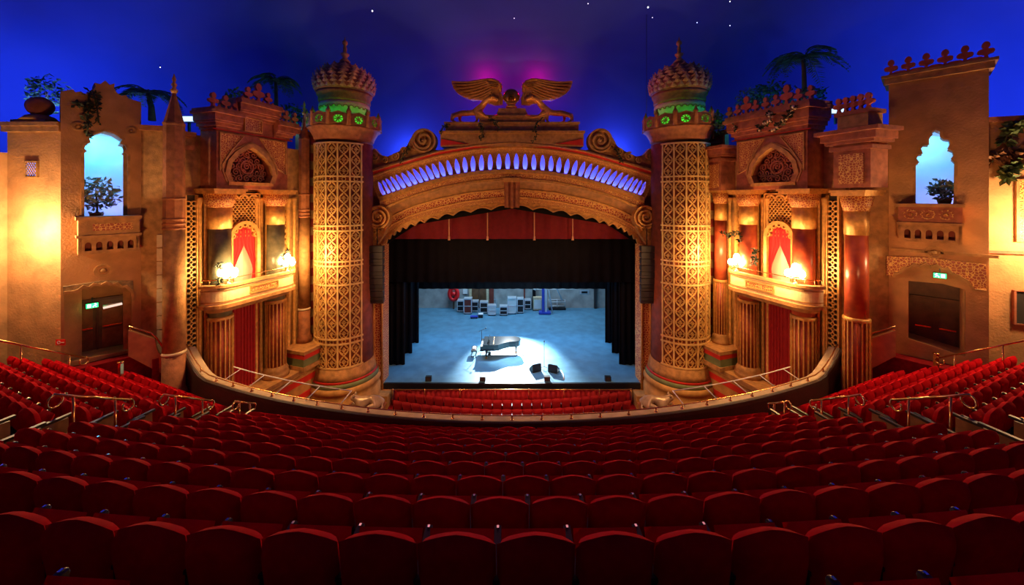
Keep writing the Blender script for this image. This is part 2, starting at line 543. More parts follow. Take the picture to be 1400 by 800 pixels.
# aisle handrails with curled ends
def handrail(name, lab, A, B, h=1.0, curls=(1, 1)):
    A, B = Vector(A), Vector(B)
    t = thing(name, lab, 'handrail', (A.x, A.y, A.z - h), 'brass aisle handrails')
    d = (B - A).normalized()
    MB().tube([A - d * .02, B + d * .02], .026, 8).build('rail', M['brass'], t)
    for f in (.22, .8):
        p = A.lerp(B, f); MB().tube([p, (p.x, p.y, p.z - h)], .022, 8).build('post', M['brass'], t)
    hd = Vector((d.x, d.y, 0)).normalized()
    for q, sg, on in ((A, -1, curls[0]), (B, 1, curls[1])):
        if not on: continue
        pts = [q + hd * sg * .12 * math.sin(w) + Vector((0, 0, -.12 + .12 * math.cos(w))) for w in [i / 12 * PI * 1.75 for i in range(13)]]
        MB().tube(pts, .02, 6).build('curl', M['brass'], t)


for sd in (-1, 1):
    S = 'left' if sd < 0 else 'right'
    m = lambda p: Vector((p.x if sd < 0 else -p.x, p.y, p.z))
    handrail('aisle_handrail', f'longest brass handrail with curled ends beside the {S} aisle steps', m(P(75, 540, 6.9)), m(P(175, 547, 8.2)), 1.05)
    handrail('aisle_handrail', f'middle brass handrail with curled ends stepping down the {S} aisle', m(P(224, 540, 8.95)), m(P(288, 548, 10.4)), 1.05)
    handrail('aisle_handrail', f'short brass handrail by the parapet at the foot of the {S} aisle', m(P(322, 549, 11.2)), m(P(346, 552, 11.9)), .95)
    handrail('wall_handrail', f'long brass handrail sloping along the wall up to the {S} exit door', m(P(0, 466, 10.8)), m(P(115, 489, 12.7)), 1.0, (0, 1))
    o = MB().rbox(m(P(165 if sd < 0 else 120, 512 if sd < 0 else 500, 13.0)) - Vector((0, 0, .35)), .10, .10, .75).lathe(*m(P(165 if sd < 0 else 120, 512, 13.0))[:2], [(.09, m(P(165 if sd < 0 else 120, 512 if sd < 0 else 500, 13.0)).z + .40), (.09, m(P(165 if sd < 0 else 120, 512 if sd < 0 else 500, 13.0)).z + .45)], 8).build('newel_post', M['brass'])
    tag(o, f'short square brass newel post standing on the {S} landing', 'post', 'newel posts')

# landings, steps and stair walls at the side exits
for sd in (-1, 1):
    W = Wall((-14.8, 14.6), (-16.04, 13.0), sd)
    mb = MB(); mb.fbox(W, -.2, 2.1, 4.4, 6.3, -.9, .55)
    for i in range(5): mb.fbox(W, -.75 - .3 * i, -.2 - .3 * i, 4.2, 6.1 - .3 * i, -.1, .9)
    struct(mb, 'landing_floor', M['carpet'])
    V = Wall((-14.75, 13.75), (-13.75, 14.55), sd)
    mb = MB()
    mb.plate(V, V.poly([(176, 451), (212, 463), (214, 474), (218, 483), (228, 490), (236, 498), (240, 512), (222, 510), (176, 486)]), [], -.09, .09)
    o = mb.build('stair_wall', mat('pale_wood', (.62, .36, .14), .45, var=.25, scale=4, bump=.05)); o['kind'] = 'structure'
    t = thing('stair_wall_rail', 'curved brass rail on the stepped wooden wall by the ' + ('left' if sd < 0 else 'right') + ' landing', 'handrail', V.pt(*V.px(215, 465), 0))
    MB().tube([V.pt(*V.px(x, y), .0) for x, y in ((176, 446), (206, 455), (214, 462), (222, 474), (226, 486))], .03, 8).build('rail', M['brass'], t)
    for x, y0, y1 in ((178, 446, 455), (212, 460, 468)):
        MB().tube([V.pt(*V.px(x, y0), 0), V.pt(*V.px(x, y1), 0)], .02, 6).build('bracket', M['brass'], t)
# ================================================================ proscenium
FA = Face(22.3)
C0 = [(503, 233), (530, 225), (562, 216), (600, 205), (650, 197), (700, 193)]
C1 = [(509, 252), (530, 243), (562, 232), (600, 221), (650, 212), (700, 209)]
C2 = [(519, 272), (547, 262), (580, 251), (610, 243), (650, 236), (700, 233)]
C5 = [(522, 337), (534, 322), (552, 311), (582, 301), (632, 289), (700, 281)]


def sym(c): return c + [(1400 - x, y) for x, y in c[-2::-1]]


def curve(c, n=80):
    c = sym(c); q = [along(c, i / n) for i in range(n + 1)]
    for _ in range(3): q = [q[0]] + [((q[i - 1][0] + 2 * q[i][0] + q[i + 1][0]) / 4, (q[i - 1][1] + 2 * q[i][1] + q[i + 1][1]) / 4) for i in range(1, n)] + [q[-1]]
    return q


def mix(a, b, t): return [(lerp(p[0], q[0], t), lerp(p[1], q[1], t)) for p, q in zip(a, b)]


K0, K1, K2, K5 = curve(C0), curve(C1), curve(C2), curve(C5)
ARCH = thing('proscenium_arch', 'wide carved and gilded proscenium arch with blue lit arcade above the stage', 'arch', (0, 22.3, 8))


def band(spec, name, m, par=ARCH):
    """spec: (curve, n) list from the top down; n is relief towards the house"""
    mb = MB(); mb.grid([[FA.pt(*FA.px(x, y, n), n) for x, y in c] for c, n in spec]); return mb.build(name, m, par)


lo = lambda t: mix(K2, K5, t)
hi = lambda t: mix(K0, K1, t)
band([(hi(0), -.5), (hi(0), .55), (hi(.12), .6), (hi(.2), .5)], 'cornice', M['gold'])
band([(hi(.2), .45), (hi(.24), .38), (hi(.42), .36), (hi(.44), .2)], 'red_moulding', M['red'])
band([(hi(.40), .4), (hi(.5), .42), (hi(.58), .38), (hi(.6), .25), (hi(.62), .16)], 'bead_moulding', M['gold'])
band([(hi(.6), .16), (hi(.86), .13)], 'frieze', M['goldfine'])
band([(lo(-.06), .16), (lo(-.04), .5), (lo(.05), .52), (lo(.09), .42)], 'sill_moulding', M['gold'])
band([(lo(.09), .42), (lo(.20), .36)], 'relief_band', M['goldred'])
band([(lo(.20), .36), (lo(.21), .44), (lo(.27), .44), (lo(.29), .3)], 'torus_moulding', M['gold'])
band([(lo(.29), .3), (lo(.50), .0)], 'cove', M['stone'])
band([(lo(.50), .02), (lo(.51), .1), (lo(.55), .08), (lo(.56), -.1)], 'rib_moulding', M['gold'])
band([(lo(.56), -.1), (lo(.72), -.2)], 'painted_band', M['goldfret'])
band([(lo(.72), -.2), (lo(.73), -.1), (lo(.76), -.12), (lo(.77), -.25)], 'inner_moulding', M['gold'])
band([(lo(.77), -.25), (lo(.9), -.35)], 'fine_band', M['goldfine'])
# scalloped lip
mb = MB(); NS = 24; top, bot = [], []
cc = mix(K2, K5, .88); dd = mix(K2, K5, 1.0)
def at(c, t):
    n = len(c) - 1; f = min(max(t, 0), 1) * n; i = min(int(f), n - 1); q = f - i
    return (lerp(c[i][0], c[i + 1][0], q), lerp(c[i][1], c[i + 1][1], q))
outer = [at(cc, i / (NS * 8)) for i in range(NS * 8 + 1)]
inner = []
for i in range(NS * 8 + 1):
    p = at(dd, i / (NS * 8)); w = abs(math.sin(PI * i / 8)); inner.append((p[0], p[1] - 4.5 * w + 2))
mb.grid([[FA.pt(*FA.px(x, y, -.3), -.3) for x, y in outer], [FA.pt(*FA.px(x, y, -.32), -.32) for x, y in inner], [FA.pt(*FA.px(x, y, -.6), -.6) for x, y in inner], [FA.pt(*FA.px(x, y, -.6), -.6) for x, y in outer]])
mb.build('scalloped_lip', M['gold'], ARCH)
MB().stroke(FA, [FA.px(x, y, -.3) for x, y in inner], .10, -.5, -.24).build('lip_edging', M['gold'], ARCH)
# arcade of lancets, open, with a lit gallery behind
NL = 40; holes = []
for i in range(NL):
    t = (i + .5) / NL * .955 + .0225
    a, b = at(K1, t), at(K2, t); c = ((a[0] + b[0]) / 2, (a[1] + b[1]) / 2)
    ux, uy = (a[0] - b[0]), (a[1] - b[1]); l = math.hypot(ux, uy)
    # the lancets lean only a little outwards
    ux, uy = ux / l * .75, uy / l; k = math.hypot(ux, uy); ux, uy = ux / k, uy / k
    h, w = l * .52, 4.0; lp = []
    for q in range(14):
        an = 2 * PI * q / 14; v = math.sin(an); wd = w * math.cos(an) * (1 - .28 * max(0, v)) * (1 if v > -.6 else .9)
        lp.append((c[0] + ux * h * v + uy * wd * -1, c[1] + uy * h * v + ux * wd))
    holes.append([FA.px(x, y, .1) for x, y in lp])
outl = [FA.px(x, y, .1) for x, y in mix(K1, K0, .3)] + [FA.px(x, y, .1) for x, y in reversed(mix(K2, K5, .08))]
MB().plate(FA, outl, holes, -.12, .1).build('lancet_arcade', M['goldfine'], ARCH)
mb = MB()
for lp in holes: mb.stroke(FA, lp, .05, .08, .16, True)
mb.build('lancet_edging', M['gold'], ARCH)
g0, g1 = mix(K1, K0, .3), mix(K2, K5, .08)
band([(g0, -.12), (g0, -.9), (g1, -.9), (g1, -.12)], 'gallery_back', M['gallery'])
mb = MB(); mb.tube([FA.pt(*FA.px(x, y + 2.5, -.74), -.74) for x, y in K2[1:-1]], .05, 6)
mb.build('neon_tube', M['neon'], ARCH)
# keystone
mb = MB()
for x0, x1, n in ((689, 711, .55), (691, 695, .62), (698, 702, .62), (705, 709, .62)):
    mb.plate(FA, FA.poly([(x0, 247), (x1, 247), (lerp(x1, 700, .08), 284), (lerp(x0, 700, .08), 284)], n), [], -.3, n)
mb.build('keystone', M['stonered'], ARCH)
mb = MB(); mb.plate(FA, FA.poly([(687, 243), (713, 243), (711, 249), (689, 249)], .7), [], -.2, .7); mb.build('keystone_cap', M['gold'], ARCH)


def volute(cx, cy, r, sg, name, m, n=.6, turns=2.3):
    s, z = FA.px(cx, cy, n); rr = r / FPX * (22.3 - n); mb = MB()
    mb.plate(FA, circ(s, z, rr, 28), [], -.2, n - .12)
    mb.stroke(FA, spiral(s, z, rr * .94, turns, 44, PI * .5, sg), rr * .17, n - .15, n + .06)
    mb.stroke(FA, circ(s, z, rr, 30), rr * .14, -.2, n + .02, True)
    mb.ball(FA.pt(s, z, n), rr * .14, 8)
    return mb.build(name, m, ARCH)


volute(517, 297, 15, 1, 'volute', M['gold']); volute(883, 297, 15, -1, 'volute', M['gold'])
# corbels under the volutes
for sg in (-1, 1):
    X = lambda x: 700 + sg * (700 - x) if sg > 0 else x
    X = (lambda x: x) if sg < 0 else (lambda x: 1400 - x)
    mb = MB()
    mb.plate(FA, FA.poly([(X(505), 310), (X(532), 305), (X(524), 322), (X(516), 334), (X(510), 337), (X(506), 325)], .3), [], -.5, .3)
    for i, (x, y, r) in enumerate(((513, 316, 5), (521, 313, 4), (512, 326, 3.4))):
        s, z = FA.px(X(x), y, .3); rr = r / FPX * 22; mb.stroke(FA, spiral(s, z, rr, 1.6, 16), rr * .3, .25, .42)
    mb.build('corbel', M['gold'], ARCH)
    # plain wall between tower, cornice and volute
    mb = MB(); mb.plate(FA, FA.poly([(X(500), 232), (X(508), 232), (X(524), 275), (X(534), 300), (X(522), 338), (X(500), 338)], -.1), [], -.6, -.1)
    mb.build('spandrel', M['stonered'], ARCH)
    # acroterion scrolls on the cornice
    volute(X(579), 192, 15.5, -sg, 'crest_scroll', M['stone'], .5, 1.9)
    mb = MB()
    mb.plate(FA, FA.poly([(X(504), 232), (X(504), 208), (X(512), 203), (X(520), 212), (X(530), 214), (X(545), 207), (X(556), 200), (X(562), 188), (X(572), 196), (X(590), 202), (X(600), 206), (X(562), 218), (X(530), 227)], .3), [], -.1, .3)
    for x, y, r, a in ((512, 214, 7, 0), (527, 219, 5, 2), (541, 214, 6, 1), (554, 207, 6, 3), (565, 201, 5, 2)):
        s, z = FA.px(X(x), y, .3); rr = r / FPX * 22; mb.stroke(FA, spiral(s, z, rr, 1.7, 18, a, sg), rr * .32, .25, .45)
    mb.build('acanthus_slope', M['stone'], ARCH)
# attic steps that carry the statues
for nm, x0, x1, y0, y1, n, m in (('attic_base', 602, 798, 180, 200, .55, 'stone'), ('attic_course', 600, 800, 178.5, 182, .68, 'gold'), ('attic_step', 609, 791, 168, 180, .45, 'stone'),
                                 ('attic_ledge', 607, 793, 166.5, 169, .5, 'gold'), ('plinth_block', 655, 745, 158, 168, .4, 'stone'), ('plinth_ledge', 653, 747, 157, 159.5, .46, 'gold')):
    mb = MB(); a = FA.px(x0, y1, n); b = FA.px(x1, y0, n); mb.fbox(FA, a[0], b[0], a[1], b[1], -.9, n); mb.build(nm, M[m], ARCH)
mb = MB(); mb.plate(FA, FA.poly([(678, 158), (682, 148), (718, 148), (722, 158)], .38), [], -.5, .38); mb.build('globe_stand', M['stone'], ARCH)
mb = MB(); mb.plate(FA, FA.poly([(602, 199), (604, 190), (640, 197), (640, 196)], .58), [], .5, .6); mb.plate(FA, FA.poly([(798, 199), (796, 190), (760, 197), (760, 196)], .58), [], .5, .6)
mb.build('attic_wedge', M['red'], ARCH)
# jambs beside the stage opening
for sg in (-1, 1):
    X = (lambda x: x) if sg < 0 else (lambda x: 1400 - x)
    mb = MB(); a = FA.px(X(506), 540, .1); b = FA.px(X(524), 334, .1); mb.fbox(FA, a[0], b[0], 0, b[1], -.9, .1); mb.build('jamb', M['goldfret'], ARCH)
    mb = MB()
    for x in (522.5, 511):
        s = FA.px(X(x), 400, .1)[0]; mb.tube([FA.pt(s, .4, .12), FA.pt(s, b[1], .12)], .07, 8)
    mb.build('jamb_moulding', M['gold'], ARCH)

# globe
s, z = FA.px(699, 133.5, 0)
gl = thing('globe', 'dark gilded glass globe between the two winged panthers', 'globe', (s, 22.3, z - .5))
MB().ball((s, 22.2, z), .50, 20).build('sphere', M['globe'], gl)
mb = MB(); mb.tube([(s + .51 * math.cos(a), 22.2 + .51 * math.sin(a) * .5, z + .51 * math.sin(a) * .85) for a in [i / 24 * 2 * PI for i in range(24)]], .025, 6, True); mb.lathe(s, 22.2, [(.34, z - .66), (.34, z - .58), (.22, z - .5), (.3, z - .4)], 16)
mb.build('ring_mount', M['gold'], gl)


# winged panthers
def winged_panther(sg, lab):
    X = (lambda x: x) if sg < 0 else (lambda x: 1400 - x)
    g = lambda x, y, n=0.0: FA.pt(*FA.px(X(x), y, n), n)
    t = thing('winged_panther', lab, 'statue', g(640, 167), 'winged panther statues')
    # skeleton: pelvis, spine, chest, neck, head, legs, tail
    V = [g(623, 153.5, .1), g(632, 154.5, .1), g(643, 155, .1), g(653, 152.5, .1), g(658.5, 146, .08), g(662.5, 140.5, .18), g(667.5, 135.5, .3), g(674.5, 134, .38), g(681.5, 137.5, .42),
         g(620.5, 158.5, .3), g(618.5, 162, .32), g(620, 166.3, .34), g(623.5, 166.5, .36),
         g(629, 159, -.16), g(628, 163, -.18), g(630, 167, -.2), g(633, 167, -.2),
         g(652, 158.5, .3), g(652, 163, .32), g(652, 166.3, .34), g(649, 166.5, .4),
         g(658, 155, .45), g(664, 159.5, .5), g(673, 160.5, .52), g(682, 157, .5),
         g(618, 156, -.02), g(616.5, 161, -.02), g(617, 166, -.02)]
    Ed = [(0, 1), (1, 2), (2, 3), (3, 4), (4, 5), (5, 6), (6, 7), (7, 8), (0, 9), (9, 10), (10, 11), (11, 12), (0, 13), (13, 14), (14, 15), (15, 16), (3, 17), (17, 18), (18, 19), (19, 20), (3, 21), (21, 22), (22, 23), (23, 24), (0, 25), (25, 26), (26, 27)]
    Rr = [.24, .20, .19, .26, .22, .19, .17, .18, .11, .15, .085, .065, .07, .15, .085, .065, .07, .15, .09, .065, .07, .14, .09, .07, .07, .05, .04, .035]
    b = skin('body', M['panther'], V, Ed, Rr, t, 2, 2)
    for n in (.28, .50):
        zq = g(673, 132, n).z; mb = MB(); mb.lathe(*g(673, 132, n)[:2], [(.09, zq - .12), (.07, zq), (.01, zq + .1)], 8); mb.build('ear', M['panther'], t)
    # wing: shoulder arm, coverts and long flight feathers, each a ridge on the wing plate
    out = [(617, 112), (620, 114.5), (634, 113.5), (650, 111.5), (664, 108.5), (674, 109), (682, 112), (685, 118), (684, 126), (688, 134), (687, 143), (676, 144), (666, 140), (660, 134), (655, 137), (646, 137.5), (636, 133.5), (626, 128), (620, 121)]
    wing = MB(); wing.plate(FA, FA.poly([(X(x), y) for x, y in out], .05), [], -.12, .08)
    wg = wing.build('wing', M['panther'], t)
    mb = MB()
    tips = [(618, 112.5), (619, 117), (622, 122), (627, 126.5), (632, 130.5), (638, 133.5), (644, 136), (650, 137), (656, 137)]
    roots = [(664, 110), (666, 112), (668, 114), (670, 116), (671, 119), (672, 122), (672, 125), (671, 128), (669, 131)]
    for (a, b2), (c, d) in zip(tips, roots):
        pts = []
        for i in range(9):
            q = i / 8; pts.append(FA.px(X(lerp(c, a, q)), lerp(d, b2, q) + 2.2 * math.sin(q * PI), .08))
        mb.stroke(FA, pts, .085, .04, .24)
    for k in range(3):
        for i in range(7):
            x = 664 + 3.2 * i - k * 2.5; y = 112 + 2.2 * k + abs(i - 3) * .5
            s2, z2 = FA.px(X(x), y, .1); mb.stroke(FA, circ(s2, z2, .09, 8, PI, 2 * PI), .04, .06, .2)
    for i in range(6):
        x = 668 + 3.4 * i; s2, z2 = FA.px(X(x), 128, .1); s3, z3 = FA.px(X(x + 1), 143, .1); mb.stroke(FA, [(s2, z2), ((s2 + s3) / 2 + .04, (z2 + z3) / 2), (s3, z3)], .09, .05, .18)
    mb.tube([g(684, 126, .05), g(684.5, 118, .05), g(680, 112, .05), g(672, 109, .05), g(660, 109.5, .05), (g(640, 112.5, .05)), g(618, 112, .02)], [.10, .11, .11, .10, .08, .06, .04], 8)
    mb.build('feather_relief', M['panther'], wg)
    return t


winged_panther(-1, 'gilded winged panther statue standing on the attic, left of the globe')
winged_panther(1, 'gilded winged panther statue standing on the attic, right of the globe')

# ================================================================ minaret towers
def tower(sg):
    S = 'left' if sg < 0 else 'right'
    cx, cy, r = sg * 9.82, 21.5, 1.56
    t = thing('minaret_tower', f'tall round gilded filigree tower with onion dome, {S} of the stage', 'tower', (cx, cy, 0), 'onion domed towers')
    zy = lambda y: E - (y - HY) / FPX * 20.0        # height of a picture row on the tower's near side
    zc = lambda y: E - (y - HY) / FPX * cy          # ... on its axis
    MB().lathe(cx, cy, [(r + .02, 2.6), (r - .02, 6), (r, zy(193))], 48).build('shaft', M['towerred'], t)
    MB().lathe(cx, cy, [(r + .42, 0), (r + .42, 1.35), (r + .36, 1.4), (r + .36, 1.7), (r + .44, 1.75), (r + .4, 1.95), (r + .3, 2.05)], 40).build('base', M['ochre'], t)
    MB().lathe(cx, cy, [(r + .33, 2.0), (r + .3, 2.2), (r + .24, 2.28)], 40).build('green_ring', M['green'], t)
    MB().lathe(cx, cy, [(r + .26, 2.26), (r + .22, 2.36), (r + .2, 2.4)], 40).build('red_ring', M['red'], t)
    MB().lathe(cx, cy, [(r + .22, 2.38), (r + .14, 2.62), (r + .08, 2.9), (r + .03, 3.0)], 40).build('foot_moulding', M['stone'], t)
    D = Drum(cx, cy, r); cols = 16; w = 2 * PI * r / cols
    zt = zy(195); zb = 3.05
    lines = [zb, zy(471), zy(464), zy(390), zy(364), zy(358), zy(316), zy(309), zy(248), zy(241), zt]
    mg, mr = MB(), MB()
    for k in range(-3, 3):
        s = (k + .5) * w; mr.stroke(D, [(s, zb), (s, zt)], .085, -.02, .07)
    for z in lines:
        mr.stroke(D, [(i * w / 3, z) for i in range(-8, 9)], .085, -.02, .08)
    for k in range(-2, 3):
        c = k * w; mb = mg
        for za, zb2 in zip(lines, lines[1:]):
            hh = zb2 - za
            if hh < .5:
                mb.stroke(D, circ(c, (za + zb2) / 2, hh * .36, 8), .04, -.01, .045, True); continue
            n = max(1, round(hh / .56)); h = hh / n
            for i in range(n):
                z0 = za + i * h; zm = z0 + h / 2; a = w * .36
                pr = lambda q: a * math.sin(PI * q) ** .8
                for sd in (-1, 1):
                    mb.stroke(D, [(c + sd * pr(q / 8), z0 + h * q / 8) for q in range(9)], .036, -.01, .045)
                    mb.stroke(D, [(c + sd * w * (.5 - .46 * math.sin(PI * q / 8)), zm - h / 2 + h * (q / 8 + .5) - (h if i == n - 1 and q > 4 else 0)) for q in range(9) if not (i == n - 1 and q > 4)], .034, -.01, .04)
                    mb.stroke(D, spiral(c + sd * a * .86, zm, a * .26, 1.2, 7, PI, sd), .028, -.01, .045)
                    mb.stroke(D, [(c, z0 + h * .04), (c + sd * a * .42, z0 + h * .16), (c, z0 + h * .26)], .03, -.01, .045)
                mb.stroke(D, [(c, zm - h * .2), (c + a * .42, zm), (c, zm + h * .2), (c - a * .42, zm)], .034, -.01, .045, True)
                mb.stroke(D, [(c, zm - h * .1), (c, zm + h * .1)], .05, -.01, .05)
    mr.build('rib_frame', M['towerrib'], t)
    mg.build('filigree', M['towergold'], t)
    # gallery on brackets
    za, zb_ = zc(193), zc(180)
    MB().lathe(cx, cy, [(r, za - .1), (r + .08, za), (r + .1, za + .12), (r + .32, zb_ - .05), (r + .42, zb_), (r + .42, zb_ + .1)], 32, wob=lambda a, z: 1 + (.02 * math.cos(a * 24) if z < zb_ - .02 else 0)).build('gallery_cove', M['stonered'], t)
    D2 = Drum(cx, cy, r + .40); nb = 12; wb = 2 * PI * (r + .4) / nb; z0, z1 = zb_ + .05, zc(163); mb = MB()
    for k in range(nb):
        c = (k + .5) * wb
        hole = [(c + .24 * math.cos(2 * PI * q / 12) , (z0 + z1) / 2 - .02 + .22 * math.sin(2 * PI * q / 12)) for q in range(12)]
        out = [(c - wb / 2, z0), (c, z0), (c + wb / 2, z0), (c + wb / 2, z1), (c + wb * .3, z1 - .05), (c, z1 + .06), (c - wb * .3, z1 - .05), (c - wb / 2, z1)]
        mb.plate(D2, out, [hole], -.06, .06)
        for q in range(4):
            an = q * PI / 4 + .2; mb.stroke(D2, [(c + .24 * math.cos(an), (z0 + z1) / 2 + .22 * math.sin(an)), (c - .24 * math.cos(an), (z0 + z1) / 2 - .22 * math.sin(an))], .035, -.04, .04)
        p = D2.pt(c - wb / 2, 0, 0); mb.lathe(p.x, p.y, [(.13, z0), (.11, z1), (.15, z1 + .04), (.06, z1 + .22), (.005, z1 + .38)], 8)
    mb.build('gallery_parapet', M['stonered'], t)
    MB().lathe(cx, cy, [(1.25, zb_), (1.25, zc(168)), (1.30, zc(165)), (1.33, zc(152)), (1.38, zc(150)), (1.38, zc(146)), (1.34, zc(144))], 40).build('drum', M['cream'], t)
    D3 = Drum(cx, cy, 1.34); mb = MB(); mb2 = MB()
    for k in range(28):
        s = 2 * PI * 1.34 * k / 28; mb.stroke(D3, circ(s, zc(153), .12, 8, 0, PI), .04, -.02, .05); mb2.stroke(D3, circ(s, zc(161), .13, 6, PI, 2 * PI), .04, -.05, .03)
    mb.build('upper_drum_relief', M['stone'], t); mb2.build('lower_drum_relief', M['stone'], t)
    MB().lathe(cx, cy, [(1.36, zc(144)), (1.42, zc(141)), (1.4, zc(136)), (1.5, zc(133)), (1.52, zc(130))], 40).build('dome_collar', M['stonered'], t)
    dome = [(1.5, zc(130)), (1.6, zc(126)), (1.64, zc(119)), (1.58, zc(111)), (1.38, zc(103)), (1.05, zc(97)), (.66, zc(92)), (.36, zc(88)), (.2, zc(84))]
    MB().lathe(cx, cy, dome, 40).build('onion_dome', M['domered'], t)
    mb = MB()
    for i in range(7):
        z = zc(127 - i * 5.2); rr = 0
        for (ra, zz), (rb, zq) in zip(dome, dome[1:]):
            if zz <= z <= zq: rr = lerp(ra, rb, (z - zz) / (zq - zz))
        m = max(8, int(26 - i * 2.4))
        for k in range(m):
            a = 2 * PI * (k + (i % 2) * .5) / m
            p = Vector((cx + rr * math.cos(a), cy + rr * math.sin(a), z)); h = .26 - i * .018
            tn = Vector((-math.sin(a), math.cos(a), 0)); ou = Vector((math.cos(a), math.sin(a), 0)); inn = -.06 * i / 3
            L = p - tn * PI * rr / m * .95; Q = p + tn * PI * rr / m * .95; T = p + ou * (.11 + inn * .5) + Vector((0, 0, h)); Bt = p + ou * .02 - Vector((0, 0, .06)); Md = p + ou * .1 + Vector((0, 0, h * .4))
            mb.add([L, Bt, Q, T, Md], [(0, 1, 4), (1, 2, 4), (2, 3, 4), (3, 0, 4)])
            mb.ball(T, .035, 6)
    mb.build('dome_leaf_scales', M['domegold'], t)
    fin = [(.2, zc(86)), (.3, zc(84)), (.2, zc(82)), (.12, zc(79)), (.22, zc(76)), (.24, zc(74)), (.1, zc(72)), (.11, zc(66)), (.07, zc(63)), (.16, zc(60)), (.14, zc(57)), (.04, zc(55)), (.015, zc(51))]
    MB().lathe(cx, cy, fin, 14).build('finial', M['gold'], t)


M['towerred'] = mat('tower_ground', (.26, .055, .02), .7, var=.4, scale=3, bump=.2)
M['towerrib'] = mat('tower_rib_gilding', (.82, .56, .22), .4, .25, var=.2, scale=3, bump=.1)
M['towergold'] = mat('tower_gilding', (.74, .46, .15), .45, .25, var=.3, scale=3, bump=.2)
M['ochre'] = mat('ochre_plaster', (.60, .33, .09), .7, var=.35, scale=2.5, bump=.2)
M['domered'] = mat('dome_red', (.34, .10, .05), .6, var=.3, bump=.2)
M['domegold'] = mat('dome_leaf_gilding', (.62, .36, .17), .45, .2, var=.35, scale=4, bump=.2)
tower(-1); tower(1)

# ================================================================ stage
ZS = 1.1
mb = MB(); mb.box(-10.6, 10.6, 22.35, 37.6, ZS - .3, ZS); struct(mb, 'stage_floor', M['stage'])
mb = MB(); mb.box(-10.8, 10.8, 22.22, 22.4, ZS - .32, ZS - .01); struct(mb, 'stage_lip', M['blackm'])
mb = MB(); mb.box(-11.6, 11.6, 37.4, 37.7, ZS, 12); struct(mb, 'wall_backstage', M['greywall'])
mb = MB()
mb.box(-11.6, -11.4, 22.8, 37.6, 0, 12); struct(mb, 'wall_stage_left', M['black'])
mb = MB(); mb.box(11.4, 11.6, 22.8, 37.6, 0, 12); struct(mb, 'wall_stage_right', M['black'])
mb = MB(); mb.box(-11.6, 11.6, 22.9, 37.7, 11.8, 12.0); struct(mb, 'stage_ceiling', M['black'])
# solid wall behind the arch so that the stage house is shut off
mb = MB(); mb.plate(Face(22.95), [(-11.6, 0), (-7.95, 0), (-7.95, 9.4), (-6, 10.7), (0, 11.7), (6, 10.7), (7.95, 9.4), (7.95, 0), (11.6, 0), (11.6, 11.9), (-11.6, 11.9)], [], -.05, .05); struct(mb, 'wall_proscenium', M['black'])


def drape(x0, x1, y, z0, z1, amp=.05, wl=.35, ax='x', thick=.06):
    """hanging cloth with soft folds"""
    n = max(6, int(abs(x1 - x0) / wl * 6)); rows = []
    for z, k in ((z0, 1.15), (lerp(z0, z1, .5), 1), (z1, .8)):
        row = []
        for i in range(n + 1):
            x = lerp(x0, x1, i / n); d = amp * k * math.sin(2 * PI * (x - x0) / wl) + amp * .4 * math.sin(2 * PI * (x - x0) / wl * .37 + 1)
            row.append((x, y + d, z) if ax == 'x' else (y + d, x, z))
        rows.append(row)
    back = [[(q[0], q[1] + thick, q[2]) if ax == 'x' else (q[0] + thick, q[1], q[2]) for q in r] for r in rows]
    ring = [r + b[::-1] for r, b in zip(rows, back)]
    mb = MB(); mb.grid(ring, True, True)
    k = len(ring[0]); m = n + 1
    for rr in (0, len(ring) - 1):
        for i in range(n): mb.f.append((rr * k + i, rr * k + i + 1, rr * k + k - 2 - i, rr * k + k - 1 - i)); mb.sm.append(False)
    return mb


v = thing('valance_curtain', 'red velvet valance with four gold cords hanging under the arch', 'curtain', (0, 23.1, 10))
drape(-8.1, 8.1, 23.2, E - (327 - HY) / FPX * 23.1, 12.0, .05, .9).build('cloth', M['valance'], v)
for x, y0 in ((614, 296), (666.5, 288), (730.5, 288), (783, 296)):
    a, b = P(x, y0 - 8, 23.0), P(x, 325, 23.0)
    c = MB(); c.tube([a, b], .035, 6); c.lathe(b.x, b.y, [(.02, b.z + .1), (.07, b.z + .05), (.05, b.z), (.08, b.z - .16)], 8)
    c.build('cord', M['cord'] if 'cord' in M else M.setdefault('cord', mat('gold_cord', (.7, .38, .2), .6, var=.1, bump=0)), v)
for nm, y, zb, lab in (('black_border', 24.2, E - (386 - HY) / FPX * 24.2, 'wide black border cloth hanging just behind the red valance'),
                       ('black_border', 28.6, E - (395 - HY) / FPX * 28.6, 'second black border cloth hanging deeper over the stage')):
    o = drape(-9.5, 9.5, y, zb, 11.7, .04, .7).build(nm, M['black']); tag(o, lab, 'stage curtain')
for sg in (-1, 1):
    S = 'left' if sg < 0 else 'right'
    for y, nm in ((24.7, 'nearest the audience'), (26.5, 'second from the audience'), (28.4, 'third, farthest upstage')):
        o = drape(sg * 7.25, sg * 11.2, y, ZS + .01, 11.6, .06, .42).build('black_leg_drape', M['black'])
        tag(o, f'black leg drape at stage {S}, {nm}', 'stage curtain')

